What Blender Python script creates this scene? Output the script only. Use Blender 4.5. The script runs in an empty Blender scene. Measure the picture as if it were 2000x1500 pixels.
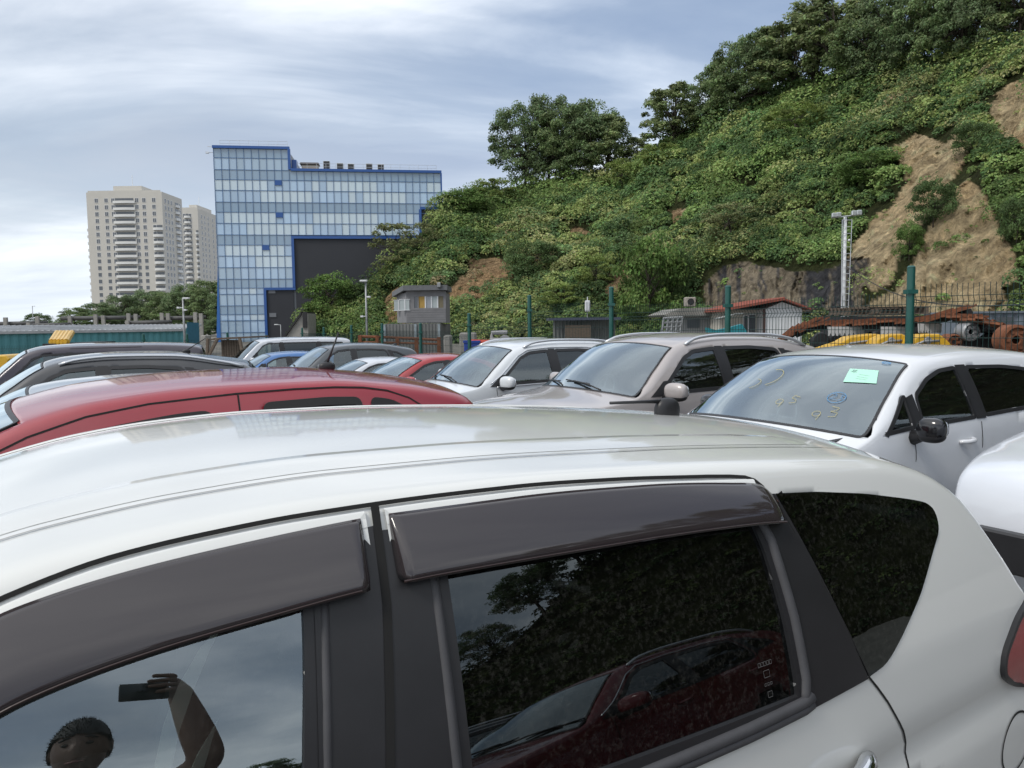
import bpy, math, random
import numpy as np
from math import radians, sin, cos, tan, pi, atan2, hypot
from mathutils import Matrix, Vector
random.seed(7); rng = np.random.default_rng(7)
scene = bpy.context.scene
C = scene.collection

# ------------------------------------------------------------------ camera
F = 1503.0; PITCH = radians(4.5); ROLL = radians(-0.7)
CAM = np.array([0.0, 0.0, 1.72])
RM = Matrix.Rotation(pi/2-PITCH, 3, 'X') @ Matrix.Rotation(ROLL, 3, 'Z')
cam_d = bpy.data.cameras.new('camera'); cam = bpy.data.objects.new('camera', cam_d); C.objects.link(cam)
cam.matrix_world = Matrix.Translation(Vector(CAM)) @ RM.to_4x4()
cam_d.sensor_width = 36; cam_d.lens = 36*F/2000; cam_d.clip_start = 0.02; cam_d.clip_end = 20000
scene.camera = cam
R3 = np.array(RM)
def ray(px, py): return R3 @ np.array([(px-1000)/F, (750-py)/F, -1.0])
def P(px, py, Y):
    d = ray(px, py); return CAM + d*(Y/d[1])
def proj(p):
    q = (np.asarray(p, float)-CAM) @ R3
    return 1000+F*q[..., 0]/-q[..., 2], 750-F*q[..., 1]/-q[..., 2]

# ------------------------------------------------------------------ world, sun, exposure
SUN_EL = radians(50); SUN_AZ = radians(232)      # azimuth clockwise from +Y
world = bpy.data.worlds.new('World'); scene.world = world; world.use_nodes = True
def nd(nt, typ, **kw):
    n = nt.nodes.new(typ)
    for k, v in kw.items():
        if k.startswith('i_'): n.inputs[k[2:].replace('_', ' ')].default_value = v
        else: setattr(n, k, v)
    return n
def build_world():
    nt = world.node_tree; nt.nodes.clear(); L = nt.links.new
    out = nd(nt, 'ShaderNodeOutputWorld')
    sky = nd(nt, 'ShaderNodeTexSky', sky_type='NISHITA', sun_disc=False)
    sky.sun_elevation = SUN_EL; sky.sun_rotation = SUN_AZ; sky.air_density = 1.0; sky.dust_density = 1.5; sky.ozone_density = 1.5
    bg1 = nd(nt, 'ShaderNodeBackground'); bg1.inputs['Strength'].default_value = 0.10
    L(sky.outputs[0], bg1.inputs['Color'])
    tc = nd(nt, 'ShaderNodeTexCoord'); sep = nd(nt, 'ShaderNodeSeparateXYZ'); L(tc.outputs['Generated'], sep.inputs[0])
    def M(op, a, b=None, c=None):
        m = nd(nt, 'ShaderNodeMath', operation=op)
        for i, v in enumerate((a, b, c)):
            if v is None: continue
            if isinstance(v, (int, float)): m.inputs[i].default_value = v
            else: L(v, m.inputs[i])
        return m.outputs[0]
    z = M('MAXIMUM', sep.outputs[2], 0.0); zz = M('ADD', z, 0.16)
    cx = M('DIVIDE', sep.outputs[0], zz); cy = M('DIVIDE', sep.outputs[1], zz)
    cmb = nd(nt, 'ShaderNodeCombineXYZ'); L(cx, cmb.inputs[0]); L(cy, cmb.inputs[1])
    mp = nd(nt, 'ShaderNodeMapping'); L(cmb.outputs[0], mp.inputs[0])
    mp.inputs['Rotation'].default_value = (0, 0, radians(-14)); mp.inputs['Scale'].default_value = (0.62, 1.0, 1); mp.inputs['Location'].default_value = (-4.2, 8.1, 0)
    def noise(scale, det, rough, dist, src, loc=None):
        n = nd(nt, 'ShaderNodeTexNoise'); n.inputs['Scale'].default_value = scale; n.inputs['Detail'].default_value = det
        n.inputs['Roughness'].default_value = rough; n.inputs['Distortion'].default_value = dist
        if loc is not None:
            m2 = nd(nt, 'ShaderNodeMapping'); m2.inputs['Location'].default_value = loc; L(src, m2.inputs[0]); src = m2.outputs[0]
        L(src, n.inputs['Vector']); return n.outputs['Fac']
    def ramp(src, stops):
        r = nd(nt, 'ShaderNodeValToRGB'); cr = r.color_ramp
        cr.elements[0].position, cr.elements[0].color = stops[0][0], (*stops[0][1], 1)
        cr.elements[1].position, cr.elements[1].color = stops[-1][0], (*stops[-1][1], 1)
        for p_, c_ in stops[1:-1]:
            e = cr.elements.new(p_); e.color = (*c_, 1)
        L(src, r.inputs[0]); return r.outputs[0]
    n1 = noise(0.85, 5, 0.5, 0.4, mp.outputs[0])
    n2 = noise(1.5, 9, 0.6, 0.7, mp.outputs[0], (5.2, 3.3, 1))
    # cloud brightness: broad dark and light decks with finer streaks
    mixn = M('ADD', M('MULTIPLY', n1, 0.74), M('MULTIPLY', n2, 0.26))
    # low air near the horizon on the open (sea) side is an even pale grey
    left = M('ADD', M('MULTIPLY_ADD', sep.outputs[0], -1.3, 1.0), M('MULTIPLY', sep.outputs[1], -1.0))
    lf = nd(nt, 'ShaderNodeClamp'); L(left, lf.inputs[0])
    cloud_b = ramp(mixn, [(0.38, (0.15, 0.21, 0.33)), (0.46, (0.24, 0.30, 0.405)), (0.51, (0.42, 0.475, 0.56)), (0.57, (0.78, 0.81, 0.85))])
    cloud_g = ramp(mixn, [(0.37, (0.25, 0.29, 0.35)), (0.45, (0.36, 0.40, 0.45)), (0.51, (0.53, 0.56, 0.60)), (0.59, (0.74, 0.76, 0.78))])
    mxc = nd(nt, 'ShaderNodeMix', data_type='RGBA'); L(lf.outputs[0], mxc.inputs[0]); L(cloud_b, mxc.inputs[6]); L(cloud_g, mxc.inputs[7]); cloud = mxc.outputs[2]
    hz = ramp(z, [(0.0, (1, 1, 1)), (0.20, (0.35, 0.35, 0.35)), (0.42, (0, 0, 0))])
    mx = nd(nt, 'ShaderNodeMix', data_type='RGBA'); L(M('MULTIPLY', hz, 0.75), mx.inputs[0]); L(cloud, mx.inputs[6]); mx.inputs[7].default_value = (0.56, 0.61, 0.665, 1)
    # thin bright veil overhead
    hi = ramp(z, [(0.40, (0, 0, 0)), (0.9, (1, 1, 1))])
    mx2 = nd(nt, 'ShaderNodeMix', data_type='RGBA'); L(M('MULTIPLY', hi, 0.55), mx2.inputs[0]); L(mx.outputs[2], mx2.inputs[6]); mx2.inputs[7].default_value = (0.92, 0.94, 0.97, 1)
    bg2 = nd(nt, 'ShaderNodeBackground'); bg2.inputs['Strength'].default_value = 1.2; L(mx2.outputs[2], bg2.inputs['Color'])
    # openings of blue in the deck
    n3 = noise(0.7, 6, 0.55, 0.6, mp.outputs[0], (9.4, 1.1, 2))
    cov = ramp(n3, [(0.40, (0.70, 0.70, 0.70)), (0.52, (1, 1, 1))])
    ms = nd(nt, 'ShaderNodeMixShader'); L(cov, ms.inputs[0]); L(bg1.outputs[0], ms.inputs[1]); L(bg2.outputs[0], ms.inputs[2])
    L(ms.outputs[0], out.inputs[0])
build_world()
sun_d = bpy.data.lights.new('sun', 'SUN'); sun = bpy.data.objects.new('sun', sun_d); C.objects.link(sun)
sun_d.energy = 1.3; sun_d.angle = radians(15); sun_d.color = (1.0, 0.95, 0.87)
sd = Vector((sin(SUN_AZ)*cos(SUN_EL), cos(SUN_AZ)*cos(SUN_EL), sin(SUN_EL)))
sun.rotation_euler = sd.to_track_quat('Z', 'Y').to_euler()
scene.view_settings.view_transform = 'Standard'; scene.view_settings.look = 'None'
scene.view_settings.exposure = 0.50; scene.view_settings.gamma = 1

# ------------------------------------------------------------------ materials
MATS = {}
def pmat(name, col, rough=0.6, metal=0.0, coat=0.0, spec=0.5, var=0.0, vscale=6.0, bump=0.0, bscale=40.0, emit=None, attr=None, trans=0.0, coords='Object', stretch=(1,1,1)):
    if name in MATS: return MATS[name]
    m = bpy.data.materials.new(name); MATS[name] = m; m.use_nodes = True; nt = m.node_tree; L = nt.links.new
    b = nt.nodes['Principled BSDF']; b.inputs['Roughness'].default_value = rough; b.inputs['Metallic'].default_value = metal
    b.inputs['Coat Weight'].default_value = coat; b.inputs['Coat Roughness'].default_value = 0.03; b.inputs['Specular IOR Level'].default_value = spec
    b.inputs['Base Color'].default_value = (*col, 1)
    tc = nd(nt, 'ShaderNodeTexCoord'); mp = nd(nt, 'ShaderNodeMapping'); mp.inputs['Scale'].default_value = stretch; L(tc.outputs[coords], mp.inputs[0])
    src = None
    if attr:
        a = nd(nt, 'ShaderNodeAttribute', attribute_name=attr); src = a.outputs['Color']
    if var > 0:
        n = nd(nt, 'ShaderNodeTexNoise'); n.inputs['Scale'].default_value = vscale; n.inputs['Detail'].default_value = 6; n.inputs['Roughness'].default_value = 0.65; L(mp.outputs[0], n.inputs['Vector'])
        r = nd(nt, 'ShaderNodeMapRange'); r.inputs[1].default_value = 0.25; r.inputs[2].default_value = 0.75; r.inputs[3].default_value = 1-var; r.inputs[4].default_value = 1+var*0.6; L(n.outputs['Fac'], r.inputs[0])
        mx = nd(nt, 'ShaderNodeMix', data_type='RGBA', blend_type='MULTIPLY'); mx.inputs[0].default_value = 1
        if src: L(src, mx.inputs[6])
        else: mx.inputs[6].default_value = (*col, 1)
        L(r.outputs[0], mx.inputs[7]); src = mx.outputs[2]
    if src: L(src, b.inputs['Base Color'])
    if bump > 0:
        n = nd(nt, 'ShaderNodeTexNoise'); n.inputs['Scale'].default_value = bscale; n.inputs['Detail'].default_value = 4; L(mp.outputs[0], n.inputs['Vector'])
        bp = nd(nt, 'ShaderNodeBump'); bp.inputs['Strength'].default_value = bump; bp.inputs['Distance'].default_value = 0.02; L(n.outputs['Fac'], bp.inputs['Height']); L(bp.outputs[0], b.inputs['Normal'])
    if trans > 0:
        t = nd(nt, 'ShaderNodeBsdfTranslucent'); ms = nd(nt, 'ShaderNodeMixShader'); ms.inputs[0].default_value = trans
        if src: L(src, t.inputs[0])
        else: t.inputs[0].default_value = (*col, 1)
        L(b.outputs[0], ms.inputs[1]); L(t.outputs[0], ms.inputs[2]); L(ms.outputs[0], nt.nodes['Material Output'].inputs[0])
    if emit:
        b.inputs['Emission Color'].default_value = (*emit[0], 1); b.inputs['Emission Strength'].default_value = emit[1]
    return m
def paint(name, col, metal=0.0):
    """car paint: coloured base, clear coat, a thin uneven film of dust"""
    if name in MATS: return MATS[name]
    m = pmat(name, col, 0.42, metal, 1.0, 0.4); nt = m.node_tree; L = nt.links.new; b = nt.nodes['Principled BSDF']
    tc = nd(nt, 'ShaderNodeTexCoord')
    n = nd(nt, 'ShaderNodeTexNoise'); n.inputs['Scale'].default_value = 2.2; n.inputs['Detail'].default_value = 8; n.inputs['Roughness'].default_value = 0.7; L(tc.outputs['Object'], n.inputs['Vector'])
    r = nd(nt, 'ShaderNodeMapRange'); r.inputs[1].default_value = 0.35; r.inputs[2].default_value = 0.7; r.inputs[3].default_value = 0.02; r.inputs[4].default_value = 0.10; L(n.outputs['Fac'], r.inputs[0]); L(r.outputs[0], b.inputs['Coat Roughness'])
    n2 = nd(nt, 'ShaderNodeTexNoise'); n2.inputs['Scale'].default_value = 1.1; n2.inputs['Detail'].default_value = 5; L(tc.outputs['Object'], n2.inputs['Vector'])
    r2 = nd(nt, 'ShaderNodeMapRange'); r2.inputs[1].default_value = 0.45; r2.inputs[2].default_value = 0.8; r2.inputs[3].default_value = 0.0; r2.inputs[4].default_value = 0.14; L(n2.outputs['Fac'], r2.inputs[0])
    mx = nd(nt, 'ShaderNodeMix', data_type='RGBA'); L(r2.outputs[0], mx.inputs[0]); mx.inputs[6].default_value = (*col, 1); mx.inputs[7].default_value = (0.36, 0.34, 0.30, 1); L(mx.outputs[2], b.inputs['Base Color'])
    # tiny grit specks
    v = nd(nt, 'ShaderNodeTexNoise'); v.inputs['Scale'].default_value = 160; v.inputs['Detail'].default_value = 2; L(tc.outputs['Object'], v.inputs['Vector'])
    bp = nd(nt, 'ShaderNodeBump'); bp.inputs['Strength'].default_value = 0.03; bp.inputs['Distance'].default_value = 0.001; L(v.outputs['Fac'], bp.inputs['Height']); L(bp.outputs[0], b.inputs['Coat Normal'])
    return m
def glass(name, tint, base=0.05, gain=1.3):
    if name in MATS: return MATS[name]
    m = bpy.data.materials.new(name); MATS[name] = m; m.use_nodes = True; nt = m.node_tree; nt.nodes.clear(); L = nt.links.new
    out = nd(nt, 'ShaderNodeOutputMaterial'); fr = nd(nt, 'ShaderNodeFresnel'); fr.inputs[0].default_value = 1.55
    mm = nd(nt, 'ShaderNodeMath', operation='MULTIPLY_ADD', use_clamp=True); L(fr.outputs[0], mm.inputs[0]); mm.inputs[1].default_value = gain; mm.inputs[2].default_value = base
    t = nd(nt, 'ShaderNodeBsdfTransparent'); t.inputs[0].default_value = (*tint, 1)
    g = nd(nt, 'ShaderNodeBsdfGlossy'); g.inputs['Roughness'].default_value = 0.0; g.inputs['Color'].default_value = (0.86, 0.96, 1, 1)
    # film of dust
    tc = nd(nt, 'ShaderNodeTexCoord'); n = nd(nt, 'ShaderNodeTexNoise'); n.inputs['Scale'].default_value = 90; n.inputs['Detail'].default_value = 6; n.inputs['Roughness'].default_value = 0.8; L(tc.outputs['Object'], n.inputs['Vector'])
    r = nd(nt, 'ShaderNodeMapRange'); r.inputs[1].default_value = 0.5; r.inputs[2].default_value = 0.85; r.inputs[3].default_value = 0.004; r.inputs[4].default_value = 0.10; L(n.outputs['Fac'], r.inputs[0])
    df = nd(nt, 'ShaderNodeBsdfDiffuse'); df.inputs[0].default_value = (0.45, 0.44, 0.40, 1)
    s0 = nd(nt, 'ShaderNodeMixShader'); L(r.outputs[0], s0.inputs[0]); L(t.outputs[0], s0.inputs[1]); L(df.outputs[0], s0.inputs[2])
    s = nd(nt, 'ShaderNodeMixShader'); L(mm.outputs[0], s.inputs[0]); L(s0.outputs[0], s.inputs[1]); L(g.outputs[0], s.inputs[2]); L(s.outputs[0], out.inputs[0])
    return m
BLACK = pmat('black_plastic', (0.018, 0.018, 0.020), 0.42, var=0.25, vscale=9)
GLOSSBLACK = pmat('gloss_black', (0.01, 0.01, 0.012), 0.12, coat=0.6)
RUBBER = pmat('rubber', (0.02, 0.02, 0.02), 0.8)
LINING = pmat('cabin_lining', (0.11, 0.11, 0.11), 0.9, var=0.1)
FABRIC = pmat('seat_fabric', (0.035, 0.035, 0.04), 0.9, var=0.3, vscale=30)
CHROME = pmat('chrome', (0.75, 0.76, 0.78), 0.12, 1.0)
ALU = pmat('alloy', (0.5, 0.5, 0.52), 0.3, 0.9)
SILVERTRIM = pmat('satin_metal', (0.62, 0.64, 0.67), 0.3, 0.7)
SEAM = pmat('seam_shadow', (0.01, 0.01, 0.01), 0.9)
GL_CLEAR = glass('clear_glass', (0.60, 0.70, 0.68), 0.06, 1.3); GL_PRIV = glass('privacy_glass', (0.04, 0.045, 0.045), 0.03, 1.0); GL_DOOR = glass('front_door_glass', (0.86, 0.93, 0.90), 0.17, 1.5)
GL_SCREEN = glass('windscreen_glass', (0.66, 0.80, 0.82), 0.21, 1.6)
LAMPG = pmat('lamp_lens', (0.55, 0.58, 0.6), 0.08, 0.3, 1.0); LAMPR = pmat('red_lens', (0.30, 0.006, 0.01), 0.08, 0, 1.0)

# ------------------------------------------------------------------ objects and tagging 
def tag(o, label=None, cat=None, group=None, kind=None):
    if label: o['label'] = label
    if cat: o['category'] = cat
    if group: o['group'] = group
    if kind: o['kind'] = kind
    return o
def empty(name, loc=(0, 0, 0), rz=0.0, label=None, cat=None, group=None):
    o = bpy.data.objects.new(name, None); C.objects.link(o); o.location = loc; o.rotation_euler = (0, 0, rz); o.empty_display_size = 0.2
    return tag(o, label, cat, group)
def link(name, me, mats, parent=None):
    o = bpy.data.objects.new(name, me); C.objects.link(o)
    if not isinstance(mats, (list, tuple)): mats = [mats]
    if len(me.materials) == 0:
        for m in mats: me.materials.append(m)
    if parent: o.parent = parent
    return o
class MB:
    def __init__(s): s.v = []; s.f = []; s.m = []
    def add(s, vs, fs, mi=0):
        b = len(s.v); s.v += [tuple(map(float, p)) for p in vs]; s.f += [tuple(b+i for i in f) for f in fs]; s.m += [mi]*len(fs); return s
    def box(s, a, b, mi=0, M=None, ch=0.0):
        x0, y0, z0 = a; x1, y1, z1 = b
        if ch <= 0:
            vs = [(x0,y0,z0),(x1,y0,z0),(x1,y1,z0),(x0,y1,z0),(x0,y0,z1),(x1,y0,z1),(x1,y1,z1),(x0,y1,z1)]
            fs = [(0,3,2,1),(4,5,6,7),(0,1,5,4),(1,2,6,5),(2,3,7,6),(3,0,4,7)]
        else:
            vs = []; fs = []; c = ch
            for z, d in ((z0, c), (z0+c, 0), (z1-c, 0), (z1, c)):
                vs += [(x0+d+(c if not d else 0),y0+d,z),(x1-d-(c if not d else 0),y0+d,z),(x1-d,y0+d+(c if not d else 0),z),(x1-d,y1-d-(c if not d else 0),z),(x1-d-(c if not d else 0),y1-d,z),(x0+d+(c if not d else 0),y1-d,z),(x0+d,y1-d-(c if not d else 0),z),(x0+d,y0+d+(c if not d else 0),z)]
            for k in range(3):
                for i in range(8): j = (i+1) % 8; fs.append((k*8+i, k*8+j, k*8+8+j, k*8+8+i))
            fs += [tuple(range(7, -1, -1)), tuple(range(24, 32))]
        if M is not None: vs = [tuple(M @ Vector(p)) for p in vs]
        return s.add(vs, fs, mi)
    def tube(s, pts, r, n=8, mi=0, cap=True):
        pts = [np.array(p, float) for p in pts]; rs = r if isinstance(r, (list, tuple, np.ndarray)) else [r]*len(pts)
        vs = []; fs = []
        up = None
        for i, p in enumerate(pts):
            t = pts[min(i+1, len(pts)-1)]-pts[max(i-1, 0)]; t = t/(np.linalg.norm(t)+1e-12)
            if up is None:
                up = np.array([0, 0, 1.0]) if abs(t[2]) < 0.9 else np.array([1.0, 0, 0])
            e1 = up-t*np.dot(up, t); e1 /= np.linalg.norm(e1)+1e-12; up = e1; e2 = np.cross(t, e1)
            for k in range(n):
                a = 2*pi*k/n; vs.append(p+rs[i]*(cos(a)*e1+sin(a)*e2))
        for i in range(len(pts)-1):
            for k in range(n):
                j = (k+1) % n; fs.append((i*n+k, i*n+j, (i+1)*n+j, (i+1)*n+k))
        if cap: fs += [tuple(range(n-1, -1, -1)), tuple(range((len(pts)-1)*n, len(pts)*n))]
        return s.add(vs, fs, mi)
    def ext(s, poly, fn, mi=0):
        """poly of 2-D points; fn(a, b, side) -> xyz for side 0/1; makes a closed prism"""
        n = len(poly); vs = [fn(a, b, 0) for a, b in poly]+[fn(a, b, 1) for a, b in poly]
        fs = [tuple(range(n)), tuple(range(2*n-1, n-1, -1))]+[(i, i+n, (i+1) % n+n, (i+1) % n) for i in range(n)]
        return s.add(vs, fs, mi)
    def blob(s, c, r, pw=2.0, nu=20, nv=12, mi=0, M=None):
        vs = []; fs = []
        sp = lambda x: math.copysign(abs(x)**(2/pw), x)
        for j in range(nv+1):
            t = -pi/2+pi*j/nv
            for i in range(nu):
                a = 2*pi*i/nu
                p = Vector((r[0]*sp(cos(t))*sp(cos(a)), r[1]*sp(cos(t))*sp(sin(a)), r[2]*sp(sin(t))))
                if M is not None: p = M @ p
                vs.append((c[0]+p[0], c[1]+p[1], c[2]+p[2]))
        for j in range(nv):
            for i in range(nu):
                k = (i+1) % nu; fs.append((j*nu+i, j*nu+k, (j+1)*nu+k, (j+1)*nu+i))
        return s.add(vs, fs, mi)
    def lathe(s, prof, c, axis='y', n=28, mi=0):
        vs = []; fs = []; m = len(prof)
        for i in range(n):
            a = 2*pi*i/n
            for r, h in prof:
                if axis == 'y': vs.append((c[0]+r*cos(a), c[1]+h, c[2]+r*sin(a)))
                elif axis == 'z': vs.append((c[0]+r*cos(a), c[1]+r*sin(a), c[2]+h))
                else: vs.append((c[0]+h, c[1]+r*cos(a), c[2]+r*sin(a)))
        for i in range(n):
            j = (i+1) % n
            for k in range(m-1): fs.append((i*m+k, i*m+k+1, j*m+k+1, j*m+k))
        return s.add(vs, fs, mi)
    def build(s, name, mats, parent=None, smooth=False, auto=None, merge=False):
        me = bpy.data.meshes.new(name); me.from_pydata(s.v, [], s.f)
        if not isinstance(mats, (list, tuple)): mats = [mats]
        for m in mats: me.materials.append(m)
        me.polygons.foreach_set('material_index', s.m)
        if smooth: me.polygons.foreach_set('use_smooth', [True]*len(s.f))
        if merge or auto:
            import bmesh
            bm = bmesh.new(); bm.from_mesh(me); bmesh.ops.remove_doubles(bm, verts=bm.verts, dist=1e-4)
            bmesh.ops.recalc_face_normals(bm, faces=bm.faces) if merge == 'fix' else None
            bm.to_mesh(me); bm.free()
        if auto:
            me.polygons.foreach_set('use_smooth', [True]*len(me.polygons)); me.set_sharp_from_angle(angle=radians(auto))
        me.update()
        return link(name, me, mats, parent)
def copy_tree(o, parent=None):
    c = o.copy(); C.objects.link(c); c.parent = parent
    for ch in list(o.children): copy_tree(ch, c)
    return c
# value noise
_perm = rng.random((64, 64, 64))
def vnoise(x, y, z=0.0):
    x = np.asarray(x, float); y = np.asarray(y, float); z = np.zeros_like(x)+z
    xi, yi, zi = np.floor(x).astype(int), np.floor(y).astype(int), np.floor(z).astype(int)
    fx, fy, fz = x-xi, y-yi, z-zi; fx = fx*fx*(3-2*fx); fy = fy*fy*(3-2*fy); fz = fz*fz*(3-2*fz)
    r = 0
    for a in (0, 1):
        for b in (0, 1):
            for c in (0, 1):
                r = r+_perm[(xi+a) % 64, (yi+b) % 64, (zi+c) % 64]*(fx if a else 1-fx)*(fy if b else 1-fy)*(fz if c else 1-fz)
    return r
def fbm(x, y, z=0.0, o=5):
    s = 0; a = 0.5; k = 1
    for i in range(o): s = s+a*(vnoise(np.asarray(x)*k+i*7.3, np.asarray(y)*k+i*3.1, z)-0.5)*2; a *= 0.5; k *= 2.03
    return s
def quads(name, V, cols, mat, parent=None):
    """V: (n,4,3) quads, cols (n,3) per quad colour"""
    n = len(V); me = bpy.data.meshes.new(name); me.vertices.add(4*n); me.vertices.foreach_set('co', V.reshape(-1).astype(np.float32))
    me.loops.add(4*n); me.loops.foreach_set('vertex_index', np.arange(4*n, dtype=np.int32))
    me.polygons.add(n); me.polygons.foreach_set('loop_start', np.arange(0, 4*n, 4, dtype=np.int32))
    me.update(calc_edges=True)
    at = me.color_attributes.new('leaf', 'FLOAT_COLOR', 'POINT'); c4 = np.ones((4*n, 4), np.float32); c4[:, :3] = np.repeat(cols, 4, axis=0); at.data.foreach_set('color', c4.reshape(-1))
    me.materials.append(mat)
    return link(name, me, mat, parent)
def unit(a): return a/(np.linalg.norm(a, axis=-1, keepdims=True)+1e-9)
# ------------------------------------------------------------------ car builder
def pch(pts):
    x = np.array([p[0] for p in pts], float); y = np.array([p[1] for p in pts], float); h = np.diff(x); d = np.diff(y)/h
    m = np.zeros_like(y); m[0] = d[0]; m[-1] = d[-1]
    for i in range(1, len(x)-1):
        if d[i-1]*d[i] > 0:
            w1 = 2*h[i]+h[i-1]; w2 = h[i]+2*h[i-1]; m[i] = (w1+w2)/(w1/d[i-1]+w2/d[i])
    def f(u):
        u = np.clip(np.asarray(u, float), x[0], x[-1]); i = np.clip(np.searchsorted(x, u, side='right')-1, 0, len(h)-1)
        t = (u-x[i])/h[i]; return (2*t**3-3*t*t+1)*y[i]+(t**3-2*t*t+t)*h[i]*m[i]+(-2*t**3+3*t*t)*y[i+1]+(t**3-t*t)*h[i]*m[i+1]
    return f
def sstep(a, b, x): t = np.clip((np.asarray(x, float)-a)/(b-a), 0, 1); return t*t*(3-2*t)
def inpoly(x, y, poly):
    x = np.asarray(x); y = np.asarray(y); r = np.zeros(x.shape, bool); n = len(poly)
    for i in range(n):
        x1, y1 = poly[i]; x2, y2 = poly[(i+1) % n]
        if y1 == y2: continue
        c = ((y1 > y) != (y2 > y)) & (x < (x2-x1)*(y-y1)/(y2-y1)+x1); r ^= c
    return r
def area(p): return 0.5*sum(p[i][0]*p[(i+1) % len(p)][1]-p[(i+1) % len(p)][0]*p[i][1] for i in range(len(p)))
def rpoly(pts, r=0.04, n=5):
    out = []; m = len(pts)
    for i in range(m):
        p0, p1, p2 = (np.array(pts[(i+k) % m][:2], float) for k in (-1, 0, 1)); rr = pts[i][2] if len(pts[i]) > 2 else r
        d0 = p0-p1; d2 = p2-p1; l0 = np.linalg.norm(d0); l2 = np.linalg.norm(d2); a = min(rr, l0*.48); b = min(rr, l2*.48)
        q0 = p1+d0/l0*a; q2 = p1+d2/l2*b
        for k in range(n+1):
            t = k/n; out.append(tuple((1-t)**2*q0+2*t*(1-t)*p1+t*t*q2))
    return out
def dens(poly, step=0.04, closed=True):
    out = []; m = len(poly)
    for i in range(m if closed else m-1):
        a = np.array(poly[i]); b = np.array(poly[(i+1) % m]); k = max(1, int(np.ceil(np.linalg.norm(b-a)/step)))
        for j in range(k): out.append(tuple(a+(b-a)*j/k))
    if not closed: out.append(tuple(poly[-1]))
    return out
def inset(poly, w):
    s = 1 if area(poly) > 0 else -1; out = []; m = len(poly)
    for i in range(m):
        p0, p1, p2 = (np.array(poly[(i+k) % m], float) for k in (-1, 0, 1))
        d1 = p1-p0; d2 = p2-p1; d1 /= np.linalg.norm(d1)+1e-9; d2 /= np.linalg.norm(d2)+1e-9
        n1 = np.array([-d1[1], d1[0]])*s; n2 = np.array([-d2[1], d2[0]])*s; b = n1+n2; l = np.dot(b, b)
        b = b*2/l if l > 0.3 else n1
        out.append(tuple(p1+b*w*1.0))
    return out
def clipcell(poly, x0, x1, y0, y1):
    for ax, val, sg in ((0, x0, 1), (0, x1, -1), (1, y0, 1), (1, y1, -1)):
        out = []; n = len(poly)
        for i in range(n):
            a = poly[i]; b = poly[(i+1) % n]; da = (a[ax]-val)*sg; db = (b[ax]-val)*sg
            if da >= 0: out.append(a)
            if (da >= 0) != (db >= 0):
                t = da/(da-db); out.append((a[0]+t*(b[0]-a[0]), a[1]+t*(b[1]-a[1])))
        poly = out
        if len(poly) < 3: return None
    return poly
def patch(mb, poly, fn, cell=0.08, mi=0, flip=False):
    xs = [p[0] for p in poly]; ys = [p[1] for p in poly]
    for i in range(int(np.floor(min(xs)/cell)), int(np.ceil(max(xs)/cell))):
        for j in range(int(np.floor(min(ys)/cell)), int(np.ceil(max(ys)/cell))):
            c = clipcell(poly, i*cell, (i+1)*cell, j*cell, (j+1)*cell)
            if c and abs(area(c)) > 1e-8:
                k = tuple(range(len(c))); k = k[::-1] if (area(c) < 0) != flip else k; mb.add([fn(a, b) for a, b in c], [k], mi)
def ringstrip(mb, poly, w, fn, off=0.004, mi=0, back=0.012, w2=0.0):
    """closed frame of width w inside poly, with returned edges; fn(a,b,off)"""
    p = dens(poly, 0.05); o = inset(p, -w2) if w2 else p; q = inset(p, w); n = len(p); vs = []
    for k, (pp, of) in enumerate(((o, off-back), (o, off), (q, off), (q, off-back))): vs += [fn(a, b, of) for a, b in pp]
    fs = [(k*n+i, k*n+(i+1) % n, (k+1)*n+(i+1) % n, (k+1)*n+i) for k in range(3) for i in range(n)]
    mb.add(vs, fs, mi)
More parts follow.
